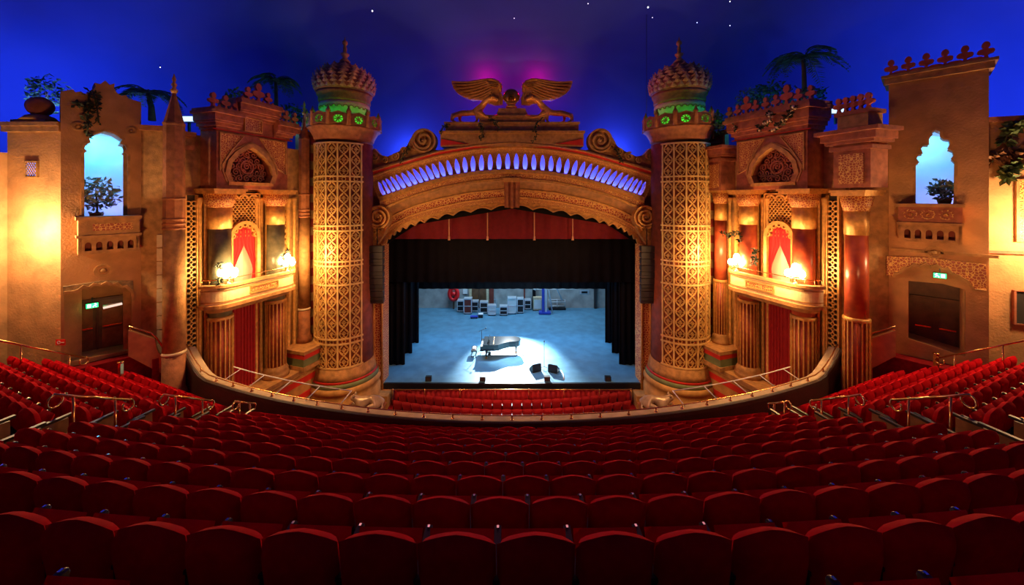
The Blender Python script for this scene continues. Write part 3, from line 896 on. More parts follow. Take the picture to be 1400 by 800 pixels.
# line array loudspeakers
for sg in (-1, 1):
    S = 'left' if sg < 0 else 'right'
    X = (lambda x: x) if sg < 0 else (lambda x: 1400 - x)
    a, b = P(X(504), 416, 21.3), P(X(524), 336, 21.3)
    t = thing('line_array_speaker', f'black line array loudspeaker hanging beside the tower, {S} of the stage', 'loudspeaker', ((a.x + b.x) / 2, 21.3, a.z), 'line array loudspeakers')
    n = 9; h = (b.z - a.z) / n; xc = (a.x + b.x) / 2
    for i in range(n):
        d = .10 * max(0, (4 - i)) ** 1.3 * .25
        q = MB(); z = a.z + i * h
        q.hexa([(xc - .40, 21.25 + d, z + .01), (xc + .40, 21.25 + d, z + .01), (xc + .33, 21.8, z + .04), (xc - .33, 21.8, z + .04), (xc - .40, 21.25 + d * .7, z + h - .02), (xc + .40, 21.25 + d * .7, z + h - .02), (xc + .33, 21.8, z + h - .05), (xc - .33, 21.8, z + h - .05)])
        box = q.build('cabinet', M['plum'], t)
        if i % 2 == 0: MB().box(xc - .36, xc + .36, 21.22 + d * .8, 21.25 + d * .9, z + h * .42, z + h * .50).build('grille_bar', M['blackm'], box)
    MB().tube([(xc, 21.5, b.z), (xc, 21.5, b.z + 1.0)], .03, 6).build('hanging_chain', M['blackm'], t)

# grand piano, lid shut, keyboard to the left
def flr(x, y): return P(x, y, (E - ZS) * FPX / (y - HY))


pz = ZS
t = thing('grand_piano', 'black concert grand piano in the pool of light on stage', 'piano', (-.75, 26.2, ZS))
def shell(mb, z0, z1, grow=0.0):
    o = [(-2.0 - grow, 27.0 + grow), (-2.0 - grow, 25.45 - grow), (-1.25, 25.42 - grow), (-.95, 25.5 - grow), (-.6, 25.8 - grow), (-.2, 26.05 - grow), (.25, 26.1 - grow), (.5 + grow * .5, 26.22), (.62 + grow, 26.5), (.5 + grow, 26.85), (.2, 27.0 + grow)]
    m = len(o); return mb.add([(x, y, z0) for x, y in o] + [(x, y, z1) for x, y in o], [tuple(range(m)), tuple(range(2 * m - 1, m - 1, -1))] + [(i, (i + 1) % m, (i + 1) % m + m, i + m) for i in range(m)])
shell(MB(), pz + .62, pz + 1.0).build('case', M['lacquer'], t)
lid = shell(MB(), pz + 1.0, pz + 1.035, .03).build('lid', M['lacquer'], t)
MB().box(-1.3, -1.28, 25.5, 26.95, pz + 1.036, pz + 1.045).build('lid_hinge', M['brass'], lid)
MB().box(-2.22, -1.98, 25.5, 26.95, pz + .62, pz + .76).build('keybed', M['lacquer'], t)
MB().box(-2.20, -2.03, 25.6, 26.85, pz + .76, pz + .785).build('keyboard', M['white'], t)
mb = MB()
for x, y in ((-2.1, 25.48), (-2.1, 26.9)): mb.box(x - .12, x + .12, y - .06, y + .06, pz + .6, pz + .9)
mb.build('key_cheek', M['lacquer'], t)
MB().hexa([(-1.75, 25.75, pz + 1.04), (-1.72, 25.75, pz + 1.04), (-1.72, 26.7, pz + 1.04), (-1.75, 26.7, pz + 1.04), (-1.62, 25.75, pz + 1.28), (-1.59, 25.75, pz + 1.28), (-1.59, 26.7, pz + 1.28), (-1.62, 26.7, pz + 1.28)]).build('music_desk', M['lacquer'], t)
for x, y in ((-1.8, 25.62), (-1.75, 26.8), (.3, 26.5)):
    q = MB(); q.lathe(x, y, [(.035, pz + .12), (.05, pz + .3), (.09, pz + .62)], 10); lg = q.build('leg', M['lacquer'], t)
    MB().lathe(x, y, [(.05, pz + .005), (.06, pz + .06), (.045, pz + .12)], 8).build('caster', M['brass'], lg)
q = MB(); q.tube([(-1.6, 26.1, pz + .62), (-1.6, 26.1, pz + .12)], .03, 6); q.tube([(-1.6, 26.35, pz + .62), (-1.6, 26.35, pz + .12)], .03, 6); q.box(-1.72, -1.5, 26.0, 26.45, pz + .06, pz + .14); q.build('pedal_lyre', M['lacquer'], t)
t = thing('piano_bench', 'black padded piano bench before the keyboard on stage', 'bench', (-2.7, 26.2, ZS))
MB().rbox((-2.7, 26.2, pz + .40), .38, .75, .09).build('seat', M['blackm'], t)
for dx in (-1, 1):
    for dy in (-1, 1): MB().rbox((-2.7 + dx * .15, 26.2 + dy * .32, pz), .05, .05, .41).build('leg', M['blackm'], t)
o = MB().hexa([(-2.82, 26.02, pz + .49), (-2.58, 26.02, pz + .49), (-2.58, 26.4, pz + .49), (-2.82, 26.4, pz + .49), (-2.8, 26.04, pz + .55), (-2.62, 26.04, pz + .56), (-2.62, 26.36, pz + .60), (-2.8, 26.36, pz + .58)]).build('white_cloth', M['white']); tag(o, 'small folded white cloth lying on the piano bench', 'cloth')


def mic_stand(lab, x, y, Y, h, boom):
    p = P(x, y, Y); p.z = ZS
    t = thing('microphone_stand', lab, 'microphone stand', p)
    MB().tube([p + Vector((0, 0, .12)), p + Vector((0, 0, h))], .016, 6).build('pole', M['blackm'], t)
    for k in range(3):
        a = 2 * PI * k / 3 + .4; MB().tube([p + Vector((0, 0, .2)), p + Vector((.34 * math.cos(a), .34 * math.sin(a), .012))], .013, 5).build('leg', M['blackm'], t)
    e = p + Vector((0, 0, h))
    if boom: MB().tube([e + Vector((-.2, 0, -.05)), e + Vector((boom, 0, .18))], .012, 5).build('boom', M['blackm'], t); e = e + Vector((boom, 0, .18))
    MB().ball(e, .04, 8, 1.3).build('microphone', M['blackm'], t)


mic_stand('thin microphone stand by the keyboard end of the piano', 658.5, 486, 26.6, 1.6, .3)
mic_stand('tall thin microphone stand between the two wedge monitors', 744, 505, 24.0, 1.85, 0)
for x, y, a, lab in ((732, 507, .45, 'black wedge stage monitor, the one nearer the piano'), (757, 508, -.45, 'black wedge stage monitor, the one farther from the piano')):
    p = flr(x, y); t = thing('wedge_monitor', lab, 'stage monitor', p, 'wedge monitors')
    ca, sa = math.cos(a), math.sin(a); T = lambda u, v, z: (p.x + u * ca - v * sa, p.y + u * sa + v * ca, p.z + z)
    MB().hexa([T(-.32, -.22, 0), T(.32, -.22, 0), T(.32, .26, 0), T(-.32, .26, 0), T(-.32, -.20, .50), T(.32, -.20, .50), T(.32, .24, .16), T(-.32, .24, .16)]).build('cabinet', M['blackm'], t)
    MB().hexa([T(-.27, -.17, .49), T(.27, -.17, .49), T(.27, .21, .19), T(-.27, .21, .19), T(-.27, -.15, .515), T(.27, -.15, .515), T(.27, .23, .205), T(-.27, .23, .205)]).build('grille', M['plum'], t)
a, b = flr(767, 507), flr(771, 519)
o = MB().tube([a + Vector((0, 0, .02)), (a + b) / 2 + Vector((.06, 0, .02)), b + Vector((0, 0, .02))], .035, 6).build('stage_cable', M['white']); tag(o, 'pale cable running over the stage from the wedge monitor to the edge', 'cable')
o = MB().tube([flr(x, y) + Vector((0, 0, .015)) for x, y in ((716, 487), (708, 481), (700, 480), (692, 479), (684, 481))], .02, 6).build('stage_cable', M['blackm']); tag(o, 'black cable lying on the lit floor under the piano tail', 'cable')
for i, x in enumerate((586, 660, 748, 831)):
    p = P(x, 523, 22.55); p.z = ZS
    t = thing('front_fill_speaker', f'{ORD[i]} small black box speaker from the left along the stage edge', 'loudspeaker', p, 'stage edge speakers')
    MB().rbox(p, .36, .22, .28).build('cabinet', M['blackm'], t); MB().box(p.x - .15, p.x + .15, p.y - .125, p.y - .11, p.z + .03, p.z + .25).build('grille', M['plum'], t)

# upstage equipment
CASES = [(625, 634, 410, 427, 'tall black road case with grey frame'), (634, 645, 407, 430, 'tall dark road case with silver lid'), (645, 654, 411, 427, 'dark road case between two taller cases'),
         (656, 667, 412, 429, 'low dark road case with pale cloth on top'), (665, 679, 408, 421, 'wide silver topped road case standing behind others'), (667, 678, 417, 432, 'white and silver road case on casters'),
         (683, 694, 418, 432, 'small open cube case with silver edges'), (694, 706, 406, 430, 'tall white stacked road case near the stage centre line'), (707, 716, 407, 429, 'narrow silver edged case beside the tall white one'),
         (717, 726, 409, 424, 'dark case with tipped white bars on top')]
for i, (x0, x1, y0, y1, lab) in enumerate(CASES):
    p = flr((x0 + x1) / 2, y1); Y = p.y; w = (x1 - x0) / FPX * Y; h = (y1 - y0) / FPX * Y * .95
    t = thing('road_case', lab, 'road case', p, 'road cases upstage')
    wh = i in (5, 7)
    bd = MB().rbox(p + Vector((0, .3, .12)), w * .94, .6, h - .2).build('body', M['white' if wh else ('darkred' if i in (1,) else 'blackm')], t)
    MB().rbox(p + Vector((0, .3, h - .12)), w, .66, .12).build('lid', M['alu'], t)
    q = MB()
    for dx in (-1, 1): q.rbox(p + Vector((dx * w * .46, -.01, .1)), w * .1, .05, h - .15)
    q.rbox(p + Vector((0, -.01, .1)), w, .05, .07); q.rbox(p + Vector((0, -.01, h * .5)), w, .05, .06)
    q.build('edge_frame', M['alu'], t)
    for dx in (-1, 1): MB().lathe(p.x + dx * w * .36, p.y + .15, [(.06, p.z), (.06, p.z + .12)], 8).build('caster', M['blackm'], t)
p = flr(648, 436); t = thing('folding_trolley', 'small blue trolley parked before the road cases', 'trolley', p)
MB().rbox(p + Vector((0, .2, .12)), .7, .4, .08).build('deck', M['blue'], t)
for dx in (-1, 1): MB().rbox(p + Vector((dx * .25, .2, 0)), .12, .3, .12).build('wheel', M['blackm'], t)
MB().tube([p + Vector((.3, .2, .2)), p + Vector((.42, .2, .62)), p + Vector((.3, .2, .62))], .025, 6).build('handle', M['alu'], t)
p = flr(657, 435); t = thing('small_white_crate', 'small white crate on the floor before the road cases', 'crate', p)
MB().rbox(p + Vector((0, .2, .0)), .42, .4, .3).build('body', M['blackm'], t); MB().rbox(p + Vector((0, .2, .3)), .45, .42, .07).build('lid', M['white'], t)
p = P(620, 424, 36.9); p.z = ZS
t = thing('fire_hose_reel', 'bright red fire hose reel on the backstage wall', 'hose reel', p)
zc_ = P(620, 402, 36.9).z
q = MB(); q.tube([(p.x + .42 * math.cos(a), 36.95, zc_ + .6 * math.sin(a)) for a in [i / 16 * 2 * PI for i in range(16)]], .2, 8, True); q.build('hose', M['redpaint'] if 'redpaint' in M else M.setdefault('redpaint', mat('red_enamel', (.8, .01, .01), .4, var=0, bump=0)), t)
MB().lathe(p.x, 37.0, [(.25, zc_ - .2), (.25, zc_ + .2)], 12).build('drum', M['redpaint'], t); MB().rbox((p.x, 37.05, ZS), .16, .1, zc_ - ZS - .3).build('stand', M['darkwood'], t)
# blue mast lift with braces
p = flr(745, 430); t = thing('mast_lift', 'blue and silver telescopic mast lift with outriggers upstage', 'lift', p)
q = MB(); q.box(p.x - .28, p.x - .04, p.y, p.y + .3, ZS + .15, 9); q.build('mast', M['blue'], t)
MB().box(p.x + .02, p.x + .2, p.y + .02, p.y + .26, ZS + .15, 8.6).build('inner_mast', M['alu'], t)
MB().rbox(p + Vector((0, .2, .05)), 1.1, .7, .18).build('base', M['blue'], t)
for a, b in (((.2, 5.6), (1.7, ZS + 1.3)), ((.15, 4.9), (.75, ZS + .1)), ((-.25, 4.6), (-.95, ZS + 2.3))):
    MB().tube([(p.x + a[0], p.y + .1, a[1]), (p.x + b[0], p.y + .1, b[1])], .06, 6).build('brace', M['alu'], t)
for dx in (-.5, .5): MB().lathe(p.x + dx, p.y + .1, [(.1, ZS), (.1, ZS + .1)], 8).build('wheel', M['blackm'], t)
p = flr(735, 425); t = thing('cream_cabinet', 'cream metal cabinet beside the blue mast lift', 'cabinet', p)
MB().rbox(p + Vector((0, .3, .06)), .85, .6, 1.25).build('body', M['cream'], t); MB().rbox(p + Vector((0, -.01, .2)), .7, .03, .9).build('door', M['white'], t); MB().rbox(p + Vector((0, .3, 0)), .95, .7, .07).build('plinth', M['blackm'], t)
p = flr(762, 424); t = thing('tube_trolley', 'low silver tube trolley loaded with bars beside the mast lift', 'trolley', p)
for z in (.35, .75, 1.0): MB().tube([p + Vector((-.85, .2, z)), p + Vector((.85, .2, z))], .04, 6).build('bar', M['alu'], t)
for dx in (-.8, 0, .8): MB().tube([p + Vector((dx, .2, .08)), p + Vector((dx, .2, 1.05))], .035, 6).build('upright', M['alu'], t)
MB().rbox(p + Vector((0, .2, .0)), 1.7, .5, .2).build('base', M['blackm'], t)
a, b = P(729, 395.5, 36), P(788, 395.5, 36)
t = thing('lighting_truss', 'white lighting truss bar hanging across the upstage area', 'truss', (a + b) / 2)
for dz in (0, .3): MB().tube([a + Vector((0, 0, dz)), b + Vector((0, 0, dz))], .05, 6).build('chord', M['white'], t)
q = MB(); q.tube([a.lerp(b, i / 16) + Vector((0, 0, .3 * (i % 2))) for i in range(17)], .03, 5); q.build('lacing', M['white'], t)
for f in (.1, .9): MB().tube([a.lerp(b, f) + Vector((0, 0, .3)), a.lerp(b, f) + Vector((0, 0, 8))], .015, 5).build('suspension_cable', M['blackm'], t)
p = flr(799, 421); t = thing('amplifier_rack', 'tall black amplifier rack with white top against the backstage wall', 'rack', p)
MB().rbox(p + Vector((0, .3, .05)), .8, .6, 1.35).build('body', M['blackm'], t); MB().rbox(p + Vector((0, .3, 1.4)), .95, .65, .45).build('top_case', M['alu'], t); MB().rbox(p + Vector((-.55, .3, 0)), .25, .5, 1.3).build('red_side', M['darkred'], t); MB().rbox(p + Vector((0, -.03, 1.5)), .6, .04, .2).build('panel', M['blackm'], t)
p = flr(809, 421); t = thing('low_bench', 'low cream bench against the backstage wall', 'bench', p)
MB().rbox(p + Vector((0, .2, .22)), .95, .35, .08).build('seat', M['cream'], t)
for dx in (-.35, .35): MB().rbox(p + Vector((dx, .2, 0)), .08, .25, .22).build('leg', M['blackm'], t)
mb = MB(); 
for x0, x1, y0, m in ((629, 640, 390, 0),):
    pass
t = thing('backstage_door', 'dark brown double door with red post in the backstage wall', 'door', P(654, 424, 37.3))
a, b = P(645, 421, 37.3), P(665, 380, 37.3); q = MB(); q.box(a.x, (a.x + b.x) / 2 - .02, 37.25, 37.38, ZS, b.z); q.build('leaf', M['darkwood'], t); MB().box((a.x + b.x) / 2 + .02, b.x, 37.25, 37.38, ZS, b.z).build('leaf', M['darkwood'], t)
q = MB(); q.box(a.x - .25, a.x, 37.2, 37.38, ZS, b.z); q.box(b.x, b.x + .25, 37.2, 37.38, ZS, b.z); q.build('frame', M['cream'], t); MB().box(b.x + .3, b.x + .75, 37.2, 37.38, ZS, b.z).build('post', M['darkred'], t)
a, b = P(633, 402, 37.3), P(639, 396, 37.3)
o = MB().box(a.x, b.x, 37.3, 37.39, a.z, b.z).build('wall_notice', M['white']); tag(o, 'pale square notice board on the backstage wall', 'notice')
a, b = P(716, 424, 37.3), P(718, 380, 37.3)
o = MB().box(a.x, b.x, 37.2, 37.4, ZS, b.z).build('brown_pipe', M['darkred']); tag(o, 'brown downpipe fixed to the backstage wall', 'pipe')
a, b = P(728, 424, 37.3), P(732, 380, 37.3)
o = MB().box(a.x, b.x, 36.9, 37.4, ZS, b.z).build('black_duct', M['black']); tag(o, 'black upright duct on the backstage wall behind the cream cabinet', 'duct')
a, b = P(812, 424, 37.3), P(815, 380, 37.3)
o = MB().box(a.x, b.x, 37.1, 37.4, ZS, b.z).build('black_duct', M['plum']); tag(o, 'narrow dark upright duct by the black side drape', 'duct')

# orchestra rail curtain and stalls seats
t = thing('pit_curtain', 'red pleated curtain on the orchestra rail below the stage edge', 'curtain', (0, 21.9, 0))
drape(-7.05, 7.05, 21.85, .05, .90, .04, .3).build('cloth', M['curtain'], t)
MB().tube([(-7.2, 21.8, .94), (7.2, 21.8, .94)], .035, 8).build('rail', M['brass'], t)
for x in (-7.1, -5.2, -3.1, -1.0, 1.0, 3.1, 5.2, 7.1): MB().tube([(x, 21.8, 0), (x, 21.8, 1.0)], .03, 6).build('post', M['brass'], t)
sp = None
for r_ in range(4):
    hw = (6.75, 6.9, 7.1, 6.6)[r_]; n = int(hw * 2 / .56)
    for k in range(n):
        X = (k - (n - 1) / 2) * .56; Y = 20.75 - .92 * r_ + X * X / 50; a = math.atan(X / 25)
        lab = f'{ORD[k]} red stalls seat from the left, {ORD[r_]} row from the stage'
        if sp is None:
            sp = thing('stalls_seat', lab, 'seat', (0, 0, 0), 'red stalls seats')
            MB().pillow((0, -.02, .62), .275, .32, .08, 6, 6, 7, lambda u: .03 * math.cos(u * PI / 2) ** 2, .16).build('backrest', M['curtain'], sp)
            MB().pillow((0, .16, .52), .25, .2, .06, 4, 4, 6, None, -.5).build('seat_cushion', M['curtain'], sp)
            MB().box(-.29, -.25, -.05, .2, 0, .6).build('stand', M['blackm'], sp)
            sp.location = (X, Y, 0); sp.rotation_euler = (0, 0, a)
        else: copy_tree(sp, (X, Y, 0), a, lab)
for sg in (-1, 1):
    S = 'left' if sg < 0 else 'right'
    o = MB().box(min(sg * 7.3, sg * 8.4), max(sg * 7.3, sg * 8.4), 21.4, 22.2, 0, .75).build('pit_side_block', M['ochre']); o['kind'] = 'structure'
    # reclining panthers by the tower feet
    zb = P(0, 557, 19.3).z; X = lambda x: (x if sg < 0 else 1400 - x)
    pd = MB(); a, b = P(476, 556, 19.3), P(523, 556, 19.3); pd.box(min(sg * -a.x, sg * -b.x), max(sg * -a.x, sg * -b.x), 18.9, 19.75, 0, zb - .06)
    pd.box(min(sg * -a.x, sg * -b.x) - .06, max(sg * -a.x, sg * -b.x) + .06, 18.84, 19.81, zb - .06, zb)
    tag(pd.build('statue_pedestal', M['stonered']), f'low carved pedestal at the foot of the {S} tower', 'pedestal', 'statue pedestals')
    g = lambda x, y, n=0.0: Vector((P(X(x), y, 19.3).x, 19.3 - n, P(X(x), y, 19.3).z))
    t = thing('reclining_panther', f'polished reclining panther statue at the foot of the {S} tower', 'statue', g(500, 556), 'reclining panther statues')
    V = [g(517, 549), g(510, 545.5), g(501, 547.5), g(494, 550), g(489, 547), g(483, 543), g(479, 544.5),
         g(514, 552, .3), g(506, 551, .42), g(512, 556, .45), g(505, 556.3, .48), g(520, 552, -.25), g(517, 556, -.3),
         g(495, 553, .28), g(489, 556, .3), g(480, 556.3, .34), g(492, 554, -.25), g(484, 556, -.28), g(477, 556.2, -.28),
         g(522, 553), g(524, 556, .15), g(516, 556.6, .55)]
    Ed = [(0, 1), (1, 2), (2, 3), (3, 4), (4, 5), (5, 6), (0, 7), (7, 8), (8, 9), (9, 10), (0, 11), (11, 12), (3, 13), (13, 14), (14, 15), (3, 16), (16, 17), (17, 18), (0, 19), (19, 20), (20, 21)]
    Rr = [.25, .25, .22, .25, .19, .19, .12, .18, .12, .09, .08, .16, .1, .14, .1, .08, .14, .1, .08, .06, .05, .045]
    skin('body', M['lionwhite'], V, Ed, Rr, t, 2, 2)
    for n in (.12, -.12):
        p = g(485, 539.5, n); MB().lathe(p.x, p.y, [(.08, p.z - .06), (.06, p.z), (.01, p.z + .09)], 8).build('ear', M['lionwhite'], t)
# ================================================================ side walls: organ box facades, pylons with balconies, exits
def arc_pts(c, z, rx, rz, a0, a1, k): return [(c + rx * math.cos(lerp(a0, a1, i / k)), z + rz * math.sin(lerp(a0, a1, i / k))) for i in range(k + 1)]


def fleur(mb, F, s, z, h, n0, n1):
    """three lobed crest ornament on a stem"""
    r = h * .14
    out = [(s - h * .12, z), (s - h * .05, z + h * .25)]
    out += arc_pts(s - h * .17, z + h * .45, r, r, -PI * .45, -PI * 1.35, 6)
    out += [(s - h * .06, z + h * .6)]
    out += arc_pts(s, z + h * .78, r * 1.1, h * .22, PI * 1.05, -PI * .05, 8)
    out += [(s + h * .06, z + h * .6)]
    out += arc_pts(s + h * .17, z + h * .45, r, r, PI * .35 + PI * 2, -PI * .55 + PI * 2, 6)
    out += [(s + h * .05, z + h * .25), (s + h * .12, z)]
    return mb.plate(F, out, [], n0, n1)


def column(F, par_name, lab, grp, s, n, r, zb, zt, upper, ped=0.0):
    """column with base, fluted lower shaft, smooth marble upper shaft, fluted necking and carved capital"""
    p = F.pt(s, 0, n)
    t = thing(par_name, lab, 'column', (p.x, p.y, zb), grp)
    H = zt - zb; zc, zn, zm = zt - .78, zt - 1.7, lerp(zb, zt, .40)
    MB().lathe(p.x, p.y, [(r * 1.35, zb), (r * 1.35, zb + .18), (r * 1.2, zb + .24), (r * 1.28, zb + .34), (r * 1.1, zb + .48), (r, zb + .56)], 24).build('base', M['stone'], t)
    MB().lathe(p.x, p.y, [(r * .97, zb + .5), (r * .93, zm)], 24).build('lower_shaft', M['shaftred'], t)
    D = Drum(p.x, p.y, r * .96); mb = MB()
    for k in range(18):
        ss = 2 * PI * r * .96 * k / 18; mb.stroke(D, [(ss, zb + .55), (ss, zm)], r * .10, -.02, .045)
    mb.build('fluting', M['gold'], t)
    MB().lathe(p.x, p.y, [(r, zm - .05), (r * 1.06, zm), (r * 1.06, zm + .08), (r * .95, zm + .12)], 24).build('ring', M['gold'], t)
    MB().lathe(p.x, p.y, [(r * .93, zm + .1), (r * .86, zn)], 24).build('marble_shaft', upper, t)
    MB().lathe(p.x, p.y, [(r * .9, zn - .05), (r * .9, zc)], 24, wob=lambda a, z: 1 + .05 * math.cos(a * 16)).build('necking', M['gold'], t)
    mb = MB(); mb.lathe(p.x, p.y, [(r * .9, zc - .04), (r * 1.02, zc), (r * 1.02, zc + .08), (r * 1.1, zc + .12), (r * 1.28, zc + .56)], 24)
    mb.build('capital', M['goldred'], t)
    mb = MB(); mb.fbox(F, s - r * 1.4, s + r * 1.4, zc + .56, zc + .68, n - r * 1.4, n + r * 1.4); mb.fbox(F, s - r * 1.52, s + r * 1.52, zc + .68, zt, n - r * 1.52, n + r * 1.52); mb.build('abacus', M['gold'], t)
    return t


def minaret(F, lab, s, n, r, zb, zt, ztip):
    p = F.pt(s, 0, n)
    t = thing('minaret_spire', lab, 'minaret', (p.x, p.y, zb), 'slim minaret spires')
    zl = lerp(zb, zt, .16)
    MB().lathe(p.x, p.y, [(r * 1.3, zb), (r * 1.3, zb + .3), (r * 1.05, zb + .4), (r * 1.02, zl)], 20, wob=lambda a, z: 1 + .03 * math.cos(a * 14)).build('fluted_base', M['stonered'], t)
    MB().lathe(p.x, p.y, [(r * 1.06, zl), (r * 1.1, zl + .06), (r * 1.0, zl + .12)], 20).build('ring', M['cream'], t)
    MB().lathe(p.x, p.y, [(r, zl + .1), (r * .95, lerp(zl, zt, .55))], 20).build('shaft', M['stone'], t)
    mb = MB()
    for f in (.55, .57, .59): z = lerp(zl, zt, f); mb.lathe(p.x, p.y, [(r * .95, z - .05), (r * 1.03, z), (r * .95, z + .05)], 20)
    mb.build('ring_moulding', M['stonered'], t); z = lerp(zl, zt, .68); MB().lathe(p.x, p.y, [(r * .93, z - .05), (r * 1.03, z), (r * .93, z + .05)], 20).build('ring', M['stonered'], t)
    MB().lathe(p.x, p.y, [(r * .95, lerp(zl, zt, .55)), (r * .92, zt), (r * .97, zt + .03), (r * .97, zt + .1), (r * .9, zt + .12)], 8, smooth=False).build('upper_shaft', M['stonered'], t)
    MB().lathe(p.x, p.y, [(r * .88, zt + .1), (r * .14, ztip - .75)], 8, smooth=False).build('spire', M['stonered'], t)
    MB().lathe(p.x, p.y, [(.08, ztip - .78), (.13, ztip - .66), (.05, ztip - .56), (.1, ztip - .44), (.04, ztip - .34), (.07, ztip - .22), (.01, ztip)], 10).build('finial', M['gold'], t)


def potted(name, lab, base, h, rad, m, seed, trunk=True, cnt=420, pot=True, squash=1.0):
    global R
    R = random.Random(seed)
    t = thing(name, lab, 'plant', base)
    b = Vector(base)
    if pot: MB().lathe(b.x, b.y, [(.14, b.z), (.2, b.z + .3), (.22, b.z + .32), (.17, b.z + .33)], 12).build('pot', M['stonered'], t)
    c = b + Vector((0, 0, h - rad * squash))
    if trunk:
        q = MB(); q.tube([b + Vector((0, 0, .1)), b.lerp(c, .5) + Vector((.03, 0, 0)), c], [.04, .03, .02], 6)
        for i in range(7):
            d = Vector((R.uniform(-1, 1), R.uniform(-1, 1), R.uniform(-.3, 1))).normalized(); q.tube([b.lerp(c, R.uniform(.5, 1)), c + d * rad * .8], .012, 4)
        q.build('trunk', M['bark'], t)
    q = MB()
    for i in range(cnt):
        d = Vector((R.gauss(0, 1), R.gauss(0, 1), R.gauss(0, 1))).normalized() * rad * R.uniform(.3, 1) ** .6; d.z *= squash
        q.leaf(c + d, Vector((R.uniform(-1, 1), R.uniform(-1, 1), R.uniform(-.6, .8))), R.uniform(.12, .24) * (1 + rad * .15), R.uniform(.04, .08))
    q.build('foliage', m, t)
    return t


def palm(lab, base, h, ln, nf, seed, m=None):
    global R
    R = random.Random(seed)
    t = thing('palm_tree', lab, 'palm', base, 'palms behind the walls'); b = Vector(base); top = b + Vector((R.uniform(-.2, .2), 0, h))
    MB().tube([b, b.lerp(top, .5) + Vector((.06, 0, 0)), top], [.14, .11, .08], 8).build('trunk', M['bark'], t)
    q = MB()
    for i in range(nf):
        a = 2 * PI * i / nf + R.uniform(-.2, .2); el = R.uniform(.2, 1.1); d = Vector((math.cos(a), math.sin(a), 0)); pts = []
        for k in range(8):
            f = k / 7; pts.append(top + d * ln * f * math.cos(el * .5) + Vector((0, 0, ln * (math.sin(el) * f - 1.05 * f * f))))
        q.tube(pts, [.03 * (1 - .8 * k / 7) for k in range(8)], 4)
        for k in range(1, 22):
            f = k / 22 * 7; i0 = min(int(f), 6); p = pts[i0].lerp(pts[i0 + 1], f - i0); sd = Vector((-d.y, d.x, 0))
            for sg in (-1, 1): q.leaf(p, sd * sg + d * .6 + Vector((0, 0, -.45)), ln * .30 * math.sin(PI * (.15 + .8 * k / 22)), .035)
    q.build('fronds', m or M['leaf'], t)


def vine(lab, path, par_n=26, seed=1, flower=False, spread=.16, m='vine'):
    global R
    R = random.Random(seed)
    t = thing('hanging_vine', lab, 'vine', path[-1])
    MB().tube(path, .025, 5).build('stem', M['vine'], t)
    q = MB(); fl = MB()
    for i in range(par_n):
        f = R.uniform(0, len(path) - 1.001); k = int(f); p = path[k].lerp(path[k + 1], f - k)
        d = Vector((R.uniform(-1, 1), R.uniform(-1, 1), R.uniform(-1, .6)))
        q.leaf(p + d * .04, d, spread * R.uniform(.7, 1.4), spread * .35)
        if flower and i % 5 == 0: fl.ball(p + d.normalized() * .08, .065, 6)
    q.build('foliage', M[m], t)
    if flower: fl.build('blossom', M['cream'], t)


def lantern(S, which, p, par=None):
    t = thing('cluster_lantern', f'glaring warm cluster lantern on the {which} corner of the {S} box balcony', 'lamp', p, 'box balcony lanterns')
    p = Vector(p)
    MB().lathe(p.x, p.y, [(.16, p.z), (.16, p.z + .05), (.05, p.z + .1), (.05, p.z + .3), (.1, p.z + .34)], 12).build('stem', M['brass'], t)
    for k in range(5):
        a = 2 * PI * k / 5; c = p + Vector((.26 * math.cos(a), .26 * math.sin(a), .46 + .06 * (k % 2)))
        MB().tube([p + Vector((0, 0, .25)), p + Vector((.16 * math.cos(a), .16 * math.sin(a), .22)), c - Vector((0, 0, .14))], .015, 5).build('arm', M['brass'], t)
        MB().ball(c, .13, 10, 1.25).build('globe_shade', M['bulb'], t)
    MB().ball(p + Vector((0, 0, .72)), .15, 10, 1.3).build('globe_shade', M['bulb'], t)
    l = bpy.data.lights.new('lantern_light', 'POINT'); l.energy = LAMP_E; l.color = (1, .52, .18); l.shadow_soft_size = .3
    o = bpy.data.objects.new('lantern_light', l); COL.objects.link(o); o.location = p + Vector((0, 0, .5)) + IN(p) * .75


def IN(p): return Vector((-p.x, 0, 0)).normalized()


LAMP_E = 500


